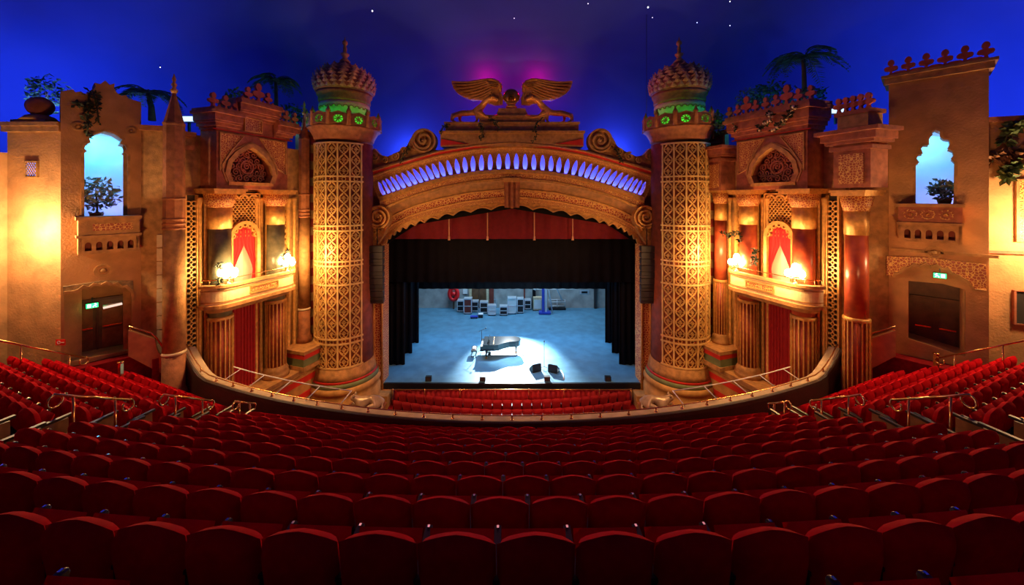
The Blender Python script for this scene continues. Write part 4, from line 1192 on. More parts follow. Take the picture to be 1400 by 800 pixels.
def side(sd):
    S = 'left' if sd < 0 else 'right'; L = sd < 0
    F = Wall((-12.0, 20.6), (-13.8, 15.0), sd)
    sx = lambda x, n=0.0: F.px(x, 300, n)[0]
    zat = lambda x, y, n=0.0: F.px(x, y, n)[1]
    # ---------- wall masses
    mb = MB(); ztop = zat(250, 182)
    mb.fbox(F, -.9, sx(238), 0, ztop, -.5, -.02)
    # openings are built in front of this wall as niches, so the mass is solid
    struct(mb, 'wall_' + S, M['stone'])
    W2 = Wall((-13.8, 15.0), (-14.8, 14.6), sd)
    mb = MB(); mb.fbox(W2, -.1, W2.L + .55, 0, W2.px(215, 172)[1], -.45, 0); o = struct(mb, 'wall_' + S, M['stone'])
    mb = MB(); cs = Wall((-13.8, 15.0), (-14.8, 14.6), sd)
    for i in range(9): mb.fbox(cs, .25, .55, 6.0 + i * .55, 6.5 + i * .55, 0, .12)
    mb.build('trim_1', M['cream'], None, 'structure')
    mb = MB(); zz = W2.px(215, 176)[1]
    mb.fbox(W2, -.1, W2.L, zz - .1, zz + .1, 0, .2); mb.fbox(F, sx(262), sx(238), zat(250, 186), zat(250, 182) + .05, 0, .3); mb.fbox(F, sx(262), sx(238), zat(250, 205), zat(250, 199), 0, .2)
    mb.fbox(F, -.7, sx(395), zat(420, 186), zat(420, 182) + .05, 0, .3)
    mb.build('trim_2', M['stonered'], None, 'structure')
    # striped pier by the tower
    T = Wall((-11.3, 21.7), (-12.0, 20.6), sd); mb = MB(); mr = MB()
    mb.fbox(T, -.3, T.L, 0, ztop + .9, -.4, 0)
    for i in range(16):
        z = 1.2 + i * .95; mr.fbox(T, -.28, T.L - .1, z, z + .46, 0, .03)
    struct(mb, 'wall_pier_' + S, M['cream2']); o = mr.build('trim_3', M['darkred2']); o['kind'] = 'structure'
    # ---------- columns
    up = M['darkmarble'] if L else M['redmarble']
    zcap = 12.78
    c1, c2 = sx(301, .5), sx(377, .5)
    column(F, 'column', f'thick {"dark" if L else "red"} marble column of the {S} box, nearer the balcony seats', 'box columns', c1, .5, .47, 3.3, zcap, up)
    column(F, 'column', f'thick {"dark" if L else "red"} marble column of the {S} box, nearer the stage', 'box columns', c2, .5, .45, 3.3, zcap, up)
    # ---------- slim gilt colonettes
    for i, x in enumerate((357, 366, 281, 273, 394, 402, 350)):
        s = sx(x, .12); p = F.pt(s, 0, .12); q = MB(); rr = .09 if i != 1 else .12
        q.lathe(p.x, p.y, [(rr * 1.5, 3.3), (rr * 1.5, 3.55), (rr, 3.6), (rr, 8.2), (rr * 1.3, 8.24), (rr, 8.3), (rr, 12.0), (rr * 1.7, 12.3), (rr * 1.7, 12.4)], 10)
        o = q.build('gilt_colonette', M['gold'])
        tag(o, f'{ORD[i]} slim gilt colonette of the {S} facade, ' + ['behind the far column', 'paired behind the far column', 'beyond the near column', 'edging the ring lattice', 'beyond the far column', 'paired beyond the far column', 'beside the curtained window'][i], 'colonette', 'gilt colonettes')
    # ---------- ring lattice strips
    for x0, x1, zb, zt, w in ((252, 268, 3.4, 12.5, 'near the balcony'), (384, 391, 3.4, 12.4, 'near the stage')):
        a, b = sorted((sx(x0, .05), sx(x1, .05))); t = thing('lattice_strip', f'tall gilded ring lattice strip on the {S} facade, {w}', 'lattice', F.pt((a + b) / 2, zb, .05), 'ring lattice strips')
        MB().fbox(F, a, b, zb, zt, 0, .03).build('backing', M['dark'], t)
        q = MB(); nx = 2 if b - a > .4 else 1; st = (b - a) / nx; nz = int((zt - zb - .4) / st)
        for i in range(nz):
            for k in range(nx): q.stroke(F, circ(a + st * (k + .5), zb + .2 + st * (i + .5), st * .46, 10), st * .17, .03, .12, True)
        q.build('ring_lattice', M['gold'], t)
        q = MB(); q.stroke(F, [(a, zb), (a, zt), (b, zt), (b, zb)], .07, .0, .15, True); q.build('frame', M['gold'], t)
    # ---------- honeycomb hood over the box window
    wa, wb_ = sorted((sx(309, .1), sx(350, .1))); wc = (wa + wb_) / 2; hw = (wb_ - wa) / 2
    t = thing('honeycomb_hood', f'gilded honeycomb hood carved above the {S} box window', 'carving', F.pt(wc, 10.8, .1), 'honeycomb hoods')
    zh0, zh1 = zat(330, 312, .1), zat(330, 268, .1)
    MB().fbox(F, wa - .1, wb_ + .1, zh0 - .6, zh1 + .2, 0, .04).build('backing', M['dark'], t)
    q = MB(); st = (wb_ - wa) / 8; i = 0; z = zh0 - .4
    while z < zh1:
        for k in range(9):
            s = wa + st * (k + .5 * (i % 2))
            if s < wb_ + .02: q.stroke(F, arc_pts(s, z, st * .46, st * .42, PI * 1.08, -PI * .08, 6), st * .2, .04, .20)
        z += st * .62; i += 1
    q.build('honeycomb_lattice', M['gold'], t)
    q = MB()
    for k in range(3): q.stroke(F, arc_pts(lerp(wa, wb_, (k + .5) / 3), zh1 - .2, hw / 3, hw / 3, PI, 0, 8), .08, .04, .26)
    q.stroke(F, [(wa - .08, zh0 - .5), (wa - .08, zh1 + .1), (wb_ + .08, zh1 + .1), (wb_ + .08, zh0 - .5)], .1, 0, .24)
    q.build('scalloped_frame', M['gold'], t)
    # ---------- curtained window of the box
    t = thing('box_window', f'arched box window with pale door inside, {S} facade', 'window', F.pt(wc, 8.0, .1), 'arched box windows')
    za = zat(330, 326, .2); zs = zat(330, 392, .2); rr = hw * .92
    hole = [(wc + rr, zs), (wc + rr, za)] + arc_pts(wc, za, rr, rr * 1.15, 0, PI, 14) + [(wc - rr, za), (wc - rr, zs)]
    hole = [(wc + rr, zs)] + arc_pts(wc, za, rr, rr * 1.15, 0, PI, 14) + [(wc - rr, zs)]
    MB().stroke(F, hole, .16, 0, .38).build('arch_frame', M['gold'], t)
    q = MB()
    for k in range(7):
        a = PI * (k + .5) / 7; q.stroke(F, circ(wc + rr * .86 * math.cos(a), za + rr * .98 * math.sin(a), .10, 8), .06, .1, .34, True)
    q.build('cusped_edging', M['gold'], t)
    MB().plate(F, hole, [], .04, .06).build('room_wall', M['pale'], t)
    q = MB(); q.fbox(F, wc - rr * .1, wc + rr * .6, zs, za + .1, .06, .1); dd = q.build('door', M['paledoor'], t)
    q = MB(); p = F.pt(wc + rr * .45, lerp(zs, za, .5), .12); q.ball(p, .05, 8); q.build('handle', M['brass'], dd)
    # swagged curtains: two wings tied back
    for wg in (-1, 1):
        rows = []
        for i in range(13):
            f = i / 12; z = lerp(za + rr * .95, zs, f)
            inn = (.015 if f < .36 else lerp(.015, .74, ((f - .36) / .36) ** .85)) if f < .72 else lerp(.74, .62, (f - .72) / .28)
            arch = 1 if z < za else math.sqrt(max(.02, 1 - ((z - za) / (rr * 1.15)) ** 2))
            row = []
            for k in range(17):
                g2 = k / 16; u = lerp(min(inn, arch * .98), arch * .99, g2)
                row.append(F.pt(wc + wg * rr * u, z, .20 + .05 * math.sin(g2 * 2 * PI * 4 + i * .25)))
            rows.append(row)
        q = MB(); q.grid(rows, True); o = q.build('swag_curtain', M['curtain']); md = o.modifiers.new('th', 'SOLIDIFY'); md.thickness = .02
        tag(o, f'red swag curtain of the {S} box window, wing ' + ('nearer the balcony seats' if wg > 0 else 'nearer the stage'), 'curtain', 'box window curtains')
    # ---------- box balcony
    t = thing('box_balcony', f'cream box balcony with rounded ends round the {S} columns', 'balcony', F.pt((c1 + c2) / 2, 7.3, .8), 'box balconies')
    zb0, zb1 = zat(301, 424, 1.0), zat(301, 396, 1.0)
    zb0 += .2; zb1 = zb0 + .82
    def ring(n_out, r_end):
        pts = []
        pts += arc_pts(c2, .5, r_end, r_end, -PI * 1.0, -PI * 1.5, 10)
        pts += arc_pts(c1, .5, r_end, r_end, PI * .5, 0, 10)
        return pts
    def wallring(r_end, z0, z1):
        pl = [(s, n) for s, n in ring(0, r_end)]
        # straight front sits a little behind the bulging ends
        return [[F.pt(s, z, n) for s, n in pl] for z in (z0, z1)]
    q = MB(); R0 = .78
    q.grid(wallring(R0, zb0, zb1) + [wallring(R0 - .12, zb1, zb1)[0], wallring(R0 - .12, zb0, zb0)[0]]); q.build('parapet', M['cream'], t)
    q = MB()
    for z0, z1, g in ((zb0 - .1, zb0 + .05, .1), (zb1 - .04, zb1 + .08, .1), (zb0 + .16, zb0 + .2, .03), (zb1 - .18, zb1 - .14, .03)):
        q.grid([wallring(R0 - .15, z0, z0)[0], wallring(R0 + g, z0, z0)[0], wallring(R0 + g, z1, z1)[0], wallring(R0 - .15, z1, z1)[0]])
    q.build('parapet_moulding', M['stone'], t)
    q = MB(); pl = [F.pt(s, zb0 - .05, n) for s, n in ring(0, R0)] + [F.pt(c1 + R0, zb0 - .05, 0), F.pt(c2 - R0, zb0 - .05, 0)]
    q.add(pl, [tuple(range(len(pl)))]); q.build('floor_slab', M['stone'], t)
    q = MB(); q.grid([wallring(R0 + .05, zb0 - .08, 0)[0], wallring(R0 * .82, zb0 - .2, 0)[0], wallring(R0 * .68, zb0 - .34, 0)[0]]); q.build('cove', M['stone'], t)
    sA, sB = c1 - (c1 - c2) * .28, c2 + (c1 - c2) * .2; nf = .5 + R0
    q = MB(); q.fbox(F, min(sA, sB), max(sA, sB), zb0 + .24, zb1 - .22, nf, nf + .02); pn = q.build('frieze_panel', M['goldred'], t)
    q = MB(); q.stroke(F, [(min(sA, sB), zb0 + .27), (max(sA, sB), zb0 + .27), (max(sA, sB), zb1 - .25), (min(sA, sB), zb1 - .25)], .06, nf - .02, nf + .05, True); q.build('panel_frame', M['gold'], pn)
    q = MB(); q.tube([F.pt(s, zb1 + .3, n) for s, n in ring(0, R0 - .05)], .02, 6)
    for s, n in ring(0, R0 - .05)[::3]: q.tube([F.pt(s, zb1, n), F.pt(s, zb1 + .3, n)], .015, 5)
    q.build('top_rail', M['brass'], t)
    lantern(S, 'near', F.pt(c1 + .1, zb1 + .05, .5 + R0 - .12)); lantern(S, 'far', F.pt(c2 - .1, zb1 + .05, .5 + R0 - .12))
    # ---------- lower curtain
    a, b = sorted((sx(311, .1), sx(352, .1))); zt = zat(332, 410, .1)
    rows = []; n = 72
    for z in (3.2, 5, zt):
        rows.append([F.pt(lerp(a, b, i / n), z, .16 + .045 * math.sin(i * 2 * PI / 8) + .02 * math.sin(i * 1.7)) for i in range(n + 1)])
    q = MB(); q.grid(rows, True); q.grid([[F.pt(a, z, .08), F.pt(b, z, .08)] for z in (3.2, zt)]); o = q.build('doorway_curtain', M['curtain'])
    tag(o, f'tall dark red pleated curtain under the {S} box balcony', 'curtain', 'doorway curtains')
    # ---------- striped plinth
    t = thing('striped_plinth', f'stepped red and gold striped plinth at the foot of the {S} facade', 'plinth', F.pt(2, 0, .7), 'striped plinths')
    pa, pb = -.6, sx(290, .6)
    q = MB(); q.fbox(F, pa, pb, 0, 3.2, 0, 1.15); q.build('body', M['ochre'], t)
    q = MB()
    for z, h, g in ((.9, .28, .04), (1.7, .28, .04), (2.5, .3, .04)): q.fbox(F, pa - .02, pb + .02, z, z + h, 0, 1.15 + g)
    q.build('red_stripe', M['red'], t)
    q = MB(); q.fbox(F, pa - .05, pb + .05, 3.1, 3.3, 0, 1.3); q.fbox(F, pa - .05, pb + .05, 2.9, 2.96, 0, 1.22); q.fbox(F, pa - .05, pb + .05, 1.3, 1.4, 0, 1.22); q.build('coping', M['stone'], t)
    q = MB(); q.fbox(F, pa - .05, c2 - .75, 3.3, 4.3, 0, 1.5); ped = q.build('pedestal', M['green'], t)
    q = MB(); q.fbox(F, pa - .1, c2 - .7, 3.3, 3.5, 0, 1.6); q.fbox(F, pa - .1, c2 - .7, 4.15, 4.32, 0, 1.6); q.build('pedestal_moulding', M['stone'], ped)
    q = MB(); q.fbox(F, pa - .06, c2 - .74, 3.9, 4.12, 0, 1.56); q.build('pedestal_stripe', M['red'], ped)
    # ---------- pediment block over the box
    t = thing('box_pediment', f'carved pediment with pointed fretwork arch and crest above the {S} box', 'pediment', F.pt((c1 + c2) / 2, zcap, .5), 'box pediments')
    nf = 1.0
    bs = sorted((sx(296, nf), sx(393, nf))); zb, zt = zcap, zat(345, 184, nf)
    ac = sx(344, nf); hwA = abs(sx(312, nf) - sx(376, nf)) / 2; zs0 = zat(344, 250, nf); zap = zat(344, 199, nf); zw = lerp(zs0, zap, .22)
    hl = [(ac + hwA * .86, zs0), (ac + hwA, zw), (ac + hwA * .9, lerp(zw, zap, .38)), (ac + hwA * .62, lerp(zw, zap, .68)), (ac + hwA * .3, lerp(zw, zap, .88)), (ac, zap)]
    hl = hl + [(2 * ac - s, z) for s, z in hl[-2::-1]]
    rect = [(bs[0], zb), (bs[1], zb), (bs[1], zt), (bs[0], zt)]
    MB().plate(F, rect, [hl], .0, nf).build('block', M['stonered2'], t)
    MB().fbox(F, bs[0] + .05, bs[1] - .05, zb, zt, 0, .12).build('niche_back', M['darkred'], t)
    q = MB(); q.stroke(F, hl, .2, nf - .3, nf + .08); q.stroke(F, [(s * 1.0 + (s - ac) * .16, z + (.12 if z > zs0 + .1 else 0)) for s, z in hl], .07, nf - .1, nf + .05); q.build('arch_moulding', M['stone'], t)
    # fretwork screen inside the arch
    q = MB(); rr_ = hwA * .24; R2 = random.Random(3)
    for i in range(-3, 4):
        for k in range(6):
            s = ac + i * rr_ * 1.25 + (k % 2) * rr_ * .6; z = zs0 + .2 + k * rr_ * 1.05
            f = (z - zw) / (zap - zw)
            lim = hwA * (1 if f < 0 else math.sqrt(max(0, 1 - f)) * .98) - rr_ * .5
            if abs(s - ac) < lim: q.stroke(F, spiral(s, z, rr_ * .66, 1.5, 12, R2.uniform(0, 6), 1 if (i + k) % 2 else -1), .06, nf - .42, nf - .30)
    q.stroke(F, circ(ac, lerp(zs0, zap, .42), rr_ * 1.1, 14), .08, nf - .42, nf - .26, True)
    q.build('fretwork_tracery', M['goldred2'], t)
    q = MB(); q.fbox(F, ac - hwA * .95, ac + hwA * .95, zs0 - .14, zs0 + .02, .1, nf + .06); q.build('sill', M['gold'], t)
    # spandrel panels
    for sg in (-1, 1):
        e = bs[1] - .12 if sg > 0 else bs[0] + .12
        pts = [(e, zt - .15), (e, zw + .1), (ac + sg * (hwA * 1.18), lerp(zw, zap, .25)), (ac + sg * hwA * .85, lerp(zw, zap, .72)), (ac + sg * hwA * .35, zt - .15)]
        q = MB(); q.plate(F, pts, [], nf - .05, nf + .02); pn = q.build('spandrel_panel', M['goldred'], t)
        q = MB(); q.stroke(F, pts, .06, nf - .02, nf + .07, True); q.build('panel_frame', M['stone'], pn)
    # cornice
    q = MB(); steps = ((0, .12, .08), (.12, .26, .2), (.26, .34, .3), (.34, .62, .36), (.62, .74, .5), (.74, .86, .42))
    e = .12
    if L:
        mid0, mid1 = lerp(bs[0], bs[1], .24), lerp(bs[0], bs[1], .74); up_ = zat(345, 140, nf) - zat(345, 159, nf)
        for a0, a1, g in steps:
            q.fbox(F, bs[0] - g * .8, mid0, zt + a0, zt + a1, 0, nf + g); q.fbox(F, mid1, bs[1] + g * .8, zt + a0, zt + a1, 0, nf + g)
            q.fbox(F, mid0 - g * .4, mid1 + g * .4, zt + a0 + up_, zt + a1 + up_, 0, nf + g + .04)
        q.fbox(F, mid0, mid1, zt, zt + up_ + .02, 0, nf + .04); tops = lambda s: zt + .86 + (up_ if mid0 < s < mid1 else 0)
    else:
        for a0, a1, g in steps: q.fbox(F, bs[0] - g * .8, bs[1] + g * .8, zt + a0 * 1.35, zt + a1 * 1.35, 0, nf + g)
        tops = lambda s: zt + .86 * 1.35
    q.build('cornice', M['stonered2'], t)
    if L:
        q = MB(); q.fbox(F, ac - .4, ac + .4, zt + .12, zt + .7, nf, nf + .1); pn = q.build('centre_tablet', M['goldred'], t)
        q = MB(); q.stroke(F, [(ac - .4, zt + .12), (ac + .4, zt + .12), (ac + .4, zt + .7), (ac - .4, zt + .7)], .06, nf, nf + .16, True); q.build('tablet_frame', M['gold'], pn)
    q = MB(); ov = .36 * .8
    for i in range(3): q.stroke(F, [(bs[0] - .2, zt - .02 + .0), (bs[1] + .2, zt - .02)], .05, nf, nf + .1)
    q.build('red_fillet', M['red'], t)
    q = MB(); k = 9
    for i in range(k):
        s = lerp(bs[0] - .25, bs[1] + .25, i / (k - 1)); big = i in ((4,) if L else (2, 6))
        if L and i in (0, k - 1): big = False
        fleur(q, F, s, tops(s) - .02, .92 if big else .62, nf + .1, nf + .24)
    for i in range(k - 1):
        s = lerp(bs[0] - .25, bs[1] + .25, (i + .5) / (k - 1)); q.plate(F, [(s - .12, tops(s) - .02), (s + .12, tops(s) - .02), (s, tops(s) + .16)], [], nf + .12, nf + .22)
    q.build('crest_edging', M['red2'], t)
    # side crest seen end-on
    # ---------- near and far flanks
    if L:
        minaret(F, 'tall brown minaret spire beside the left pylon', sx(238, .35), .35, .36, 4.4, zat(238, 172, .35), zat(238, 101, .35))
        minaret(F, 'slimmer brown minaret spire between the left box and the tower', sx(416, .35), .35, .30, 4.3, zat(416, 192, .35), zat(416, 138, .35))
    else:
        column(F, 'column', 'red marble column at the outer end of the right facade', 'facade end columns', sx(229, .4), .4, .40, 4.2, zcap - .1, up)
        column(F, 'column', 'red marble column between the right box and the tower', 'facade end columns', sx(415, .4), .4, .34, 4.3, zcap + .1, up)
        for x, lab, wv, ya, yb, cr in ((222, 'crested entablature pier above the outer column of the right facade', .8, 180, 252, True), (412, 'plain entablature pier beside the right tower', .6, 203, 250, False)):
            t = thing('entablature_pier', lab, 'pier', F.pt(sx(x, .4), zcap, .4), 'entablature piers')
            s = sx(x, .4); z0, z1 = zcap, zat(x, ya, .4)
            MB().fbox(F, s - wv * .75, s + wv * .75, z0, z1, 0, 1.0).build('block', M['stonered2'], t)
            q = MB()
            for a0, a1, g in ((-.75, -.6, .1), (-.5, -.38, .2), (-.38, -.1, .3), (-.1, .05, .45)): q.fbox(F, s - wv * .75 - g, s + wv * .75 + g, z1 + a0, z1 + a1, 0, 1.0 + g)
            q.build('cornice', M['stonered2'], t)
            q = MB(); q.fbox(F, s - wv * .5, s + wv * .5, z0 + .15, z1 - .9, 1.0, 1.04); q.build('relief_panel', M['goldred'], t)
            if cr:
                MB().fbox(F, s - wv * .62, s + wv * .62, z1 + .05, z1 + .75, .1, .95).build('attic_block', M['stone'], t)
                q = MB(); q.fbox(F, s - wv * .72, s + wv * .72, z1 + .62, z1 + .78, .05, 1.02); q.build('attic_moulding', M['stonered2'], t)
                q = MB()
                for i in range(5): fleur(q, F, s - wv * .6 + i * wv * .3, z1 + .76, .6, .82, .94)
                G = Wall((0, 0), (0, 1), sd)
                q.build('crest_edging', M['red2'], t)
    # ---------- pylon with window, balcony and exit
    if L: PA, PB, xa, xb = (-14.8, 14.6), (-16.04, 13.0), 193, 83
    else: PA, PB, xa, xb = (-14.94, 14.5), (-16.56, 12.7), 185, 48
    G = Wall(PA, PB, sd)
    zat2 = lambda x, y, n=0.0: G.px(x, y, n)[1]
    sx2 = lambda x, n=0.0: G.px(x, 300, n)[0]
    cxw = 144 if L else 122
    # window outline (pixel points, left half written out)
    if L:
        hole = [(113, 299), (113, 209), (117, 207), (113, 203), (116, 196), (122, 195), (120, 189), (128, 183), (142, 178), (157, 182), (169, 190), (166, 196), (172, 198), (175, 204), (171, 208), (176, 211), (176, 297)]
    else:
        hole = [(1250, 279), (1250, 226), (1255, 222), (1251, 217), (1254, 211), (1260, 210), (1257, 203), (1262, 197), (1269, 198), (1268, 190), (1273, 184), (1272, 179), (1279, 176), (1287, 179), (1287, 186), (1291, 189), (1299, 190), (1301, 197), (1297, 203), (1304, 206), (1306, 212), (1302, 217), (1307, 222), (1306, 279)]
        hole = [(1400 - x, y) for x, y in hole]
    door = [(88, 496), (88, 398), (103, 394), (150, 388), (180, 392), (181, 478)] if L else [(158, 463), (158, 384), (112, 388), (80, 396), (80, 488)]
    hp = G.poly(hole); dp = G.poly(door)
    if L:
        top = [(83, 125), (100, 122), (103, 126), (111, 125), (115, 128), (124, 127), (128, 122), (131, 118), (129, 113), (137, 115), (144, 110), (150, 116), (157, 114), (156, 121), (160, 127), (166, 131), (172, 130), (176, 135), (184, 137), (193, 140)]
    else:
        top = [(48, 87), (185, 110)]
    out = [(sx2(xb), 3.5), (sx2(xa), 3.5)] + [G.px(x, y) for x, y in reversed(top)]
    mb = MB(); mb.plate(G, out, [hp, dp], -1.15, 0); struct(mb, 'wall_pylon_' + S, M['stucco'])
    # what lies behind the window: a lit loggia
    mb = MB(); s0, s1 = sx2(xb) - .15, sx2(xa) + .15; s0, s1 = min(s0, s1), max(s0, s1); z0, z1 = zat2(cxw, 300) - .4, zat2(cxw, 170)
    mb.fbox(G, s0, s1, z0, z1, -2.6, -2.5); mb.fbox(G, s0, s0 + .1, z0, z1, -2.6, -1.15); mb.fbox(G, s1 - .1, s1, z0, z1, -2.6, -1.15); mb.fbox(G, s0, s1, z0 - .1, z0 + .25, -2.6, -1.0)
    mb.fbox(G, s0, s1, z1, z1 + .1, -2.6, -1.15)
    struct(mb, 'wall_loggia_' + S, M['niche'])
    l = bpy.data.lights.new('loggia_light', 'AREA'); l.energy = 75; l.color = (.05, .5, 1.0); l.shape = 'RECTANGLE'; l.size = 1.6; l.size_y = .5
    o = bpy.data.objects.new('loggia_light', l); COL.objects.link(o); o.location = G.pt((s0 + s1) / 2 if L else lerp(s0, s1, .2), z1 - .15, -1.8)
    l = bpy.data.lights.new('loggia_light', 'AREA'); l.energy = 40 if L else 42; l.color = (.34, .26, 1.0); l.size = .8
    o = bpy.data.objects.new('loggia_light', l); COL.objects.link(o); o.location = G.pt((s0 + s1) / 2 + (-.6 if L else .7), z0 + .35, -1.5); o.rotation_euler = (PI, 0, 0)
    wp = [(q[0], q[1]) for q in hp]
    mb = MB(); mb.stroke(G, wp, .08, -.02, .04); mb.build('trim_4', M['stone'], None, 'structure')
    b0 = G.pt((hp[0][0] + hp[-1][0]) / 2 + (.35 if L else .3), hp[0][1] - .35, -1.6)
    if L: potted('potted_tree', 'pale leafy potted tree glowing in the left pylon window', G.pt(*G.px(132, 299, -.9), -.9) - Vector((0, 0, .1)), 1.75, .62, M['leafpale'], 11, True, 330, True, 1.15)
    else: potted('potted_tree', 'small round potted tree in the right pylon window', G.pt(*G.px(1400 - 1291, 280, -.9), -.9) - Vector((0, 0, .1)), 1.05, .42, M['leafpale'], 12, True, 240, True, .9)
    # little balcony
    if L: bx0, bx1, y0, y1, y2 = 107, 191, 298, 322, 346
    else: bx0, bx1, y0, y1, y2 = 84, 172, 281, 306, 332
    t = thing('window_balcony', f'small carved stone balcony under the {S} pylon window', 'balcony', G.pt(sx2((bx0 + bx1) / 2, .5), zat2((bx0 + bx1) / 2, y2, .5), 0), 'pylon window balconies')
    sa, sb = sorted((sx2(bx0, .7), sx2(bx1, .7))); xm = (bx0 + bx1) / 2; zA, zB, zC = zat2(xm, y0, .7), zat2(xm, y1, .7), zat2(xm, y2, .7)
    MB().fbox(G, sa, sb, zB, zA, 0, .7).build('body', M['stonered2'] if not L else M['stone'], t)
    q = MB(); q.fbox(G, sa - .06, sb + .06, zA - .06, zA + .06, 0, .78); q.fbox(G, sa - .05, sb + .05, zB - .05, zB + .04, 0, .78); q.build('moulding', M['stone'], t)
    q = MB()
    if L: q.fbox(G, lerp(sa, sb, .12), lerp(sa, sb, .78), lerp(zB, zA, .3), lerp(zB, zA, .7), .7, .73); q.build('relief_panel', M['goldred'], t)
    else:
        for f in (.2, .48, .76): q.stroke(G, circ(lerp(sa, sb, f), lerp(zB, zA, .5), .16, 10), .05, .7, .74, True); q.ball(G.pt(lerp(sa, sb, f), lerp(zB, zA, .5), .7), .07, 8)
        q.build('rosette_relief', M['goldred'], t)
    hs = []; k = 5; w = (sb - sa - .2) / k
    for i in range(k):
        c = sa + .1 + w * (i + .5); hs.append([(c - w * .3, zC + .12)] + [(c - w * .3, lerp(zC, zB, .5))] + arc_pts(c, lerp(zC, zB, .5), w * .3, w * .42, PI, 0, 6)[1:-1] + [(c + w * .3, lerp(zC, zB, .5)), (c + w * .3, zC + .12)])
    q = MB(); q.plate(G, [(sa + .05, zC), (sb - .05, zC), (sb, zB), (sa, zB)], hs, .35, .62); q.fbox(G, sa, sa + .08, zC, zB, 0, .62); q.fbox(G, sb - .08, sb, zC, zB, 0, .62); q.build('arcade_corbel', M['stone'], t)
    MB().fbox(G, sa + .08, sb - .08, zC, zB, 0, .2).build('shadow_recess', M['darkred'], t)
    # roundels
    for i, (x, y, r) in enumerate(((107, 173, .13), (179, 179, .13), (141, 370, .2)) if L else ((123, 345, .2),)):
        s, z = G.px(x, y); q = MB(); q.stroke(G, circ(s, z, r, 14), r * .45, 0, .06, True); q.ball(G.pt(s, z, 0), r * .5, 8); o = q.build('wall_roundel', M['stone'])
        tag(o, ['small dark roundel above the left window, nearer the balcony', 'small dark roundel above the left window, nearer the stage', 'stone roundel above the left exit door'][i] if L else 'stone roundel above the right exit door', 'roundel')
    # exit recess
    pd = -.8
    if L: d0, d1, dy0, dy1 = 96, 176, 412, 488
    ds = sorted((min(q[0] for q in dp), max(q[0] for q in dp))); zd0, zd1 = 6.3, max(q[1] for q in dp)
    mb = MB(); mb.fbox(G, ds[0] - .3, ds[1] + .3, zd0 - .3, zd1 + .3, -1.5, -1.1); struct(mb, 'wall_exit_' + S, M['stucco'] if L else M['darkwood'])
    mb = MB(); mb.fbox(G, ds[0] - .2, ds[1] + .2, zd0 - .3, zd0, -1.2, .1); struct(mb, 'exit_threshold', M['carpet'])
    t = thing('exit_door', f'pair of dark wooden exit doors in the {S} pylon recess', 'door', G.pt(sum(ds) / 2, zd0, -1.0), 'exit doors')
    zh = zd0 + (2.05 if L else 2.1); m_ = sum(ds) / 2
    for a, b in ((ds[0] + .08, m_ - .02), (m_ + .02, ds[1] - .08)):
        q = MB(); q.fbox(G, a, b, zd0, zh, -1.08, -1.0); lf = q.build('leaf', M['darkwood2'] if L else M['darkwood'], t)
        q = MB(); q.fbox(G, a + .1, b - .1, zd0 + .15, zd0 + .9, -1.0, -.97); q.fbox(G, a + .1, b - .1, zd0 + 1.05, zh - .15, -1.0, -.97); q.build('panel', M['panel'] if L else M['darkwood'], lf)
        q = MB(); q.fbox(G, lerp(a, b, .15), lerp(a, b, .85), zd0 + 1.0, zd0 + 1.05, -.98, -.92); q.build('push_bar', M['brass'], lf)
    q = MB(); q.fbox(G, ds[0], ds[0] + .1, zd0, zh + .1, -1.08, -.93); q.fbox(G, ds[1] - .1, ds[1], zd0, zh + .1, -1.08, -.93); q.fbox(G, ds[0], ds[1], zh, zh + .1, -1.08, -.93); q.fbox(G, m_ - .03, m_ + .03, zd0, zh, -1.0, -.95); q.build('frame', M['darkwood'], t)
    # scalloped door head
    q = MB(); hy = [(x, y) for x, y in ((87, 412), (87, 400), (100, 399), (108, 396), (114, 391), (122, 393), (128, 388), (138, 390), (145, 386), (153, 389), (160, 387), (166, 392), (172, 391), (180, 398), (182, 410), (182, 384), (140, 384), (86, 392))] if L else \
        [(1400 - x, y) for x, y in ((1212, 376), (1212, 350), (1270, 352), (1348, 362), (1349, 398), (1331, 396), (1322, 384), (1310, 377), (1301, 374), (1296, 368), (1287, 367), (1281, 362), (1272, 365), (1266, 360), (1258, 364), (1250, 361), (1243, 366), (1236, 366), (1231, 373), (1224, 374), (1222, 379))]
    q.plate(G, G.poly(hy, .06), [], .0, .10); o = q.build('door_head_carving', M['goldred'] if not L else M['stone2']); tag(o, f'scalloped carved door head over the {S} exit', 'carving', 'door head carvings')
    edge = (G.poly(hy[1:15], .1) if L else G.poly(hy[4:], .1)); q = MB(); q.stroke(G, edge, .09, .05, .2); q.build('scallop_moulding', M['stone'], o)
    # exit sign: green panel with a white running figure and door
    es, ez = G.px(*((126, 418) if L else (1400 - 1285, 377)), -.6 if L else .2); en = -.6 if L else .2
    t = thing('exit_sign', f'glowing green exit sign over the {S} doors', 'sign', G.pt(es, ez, en), 'green exit signs')
    MB().fbox(G, es - .17, es + .17, ez - .10, ez + .10, en - .12, en).build('housing', M['blackm'], t)
    MB().fbox(G, es - .155, es + .155, ez - .085, ez + .085, en, en + .01).build('panel', M['exit'], t)
    q = MB(); q.stroke(G, [(es - .12, ez + .04), (es - .07, ez + .0), (es - .11, ez - .06)], .025, en + .01, en + .016); q.stroke(G, [(es - .07, ez), (es - .02, ez - .04), (es - .03, ez - .07)], .025, en + .01, en + .016)
    q.stroke(G, circ(es - .075, ez + .06, .014, 6), .02, en + .01, en + .016, True); q.fbox(G, es + .03, es + .12, ez - .065, ez + .065, en + .01, en + .016); q.build('pictogram', M['whiteglow'], t)
    MB().fbox(G, es - .02, es + .02, ez + .11, ez + .3, en - .1, en - .06).build('bracket', M['blackm'], t)
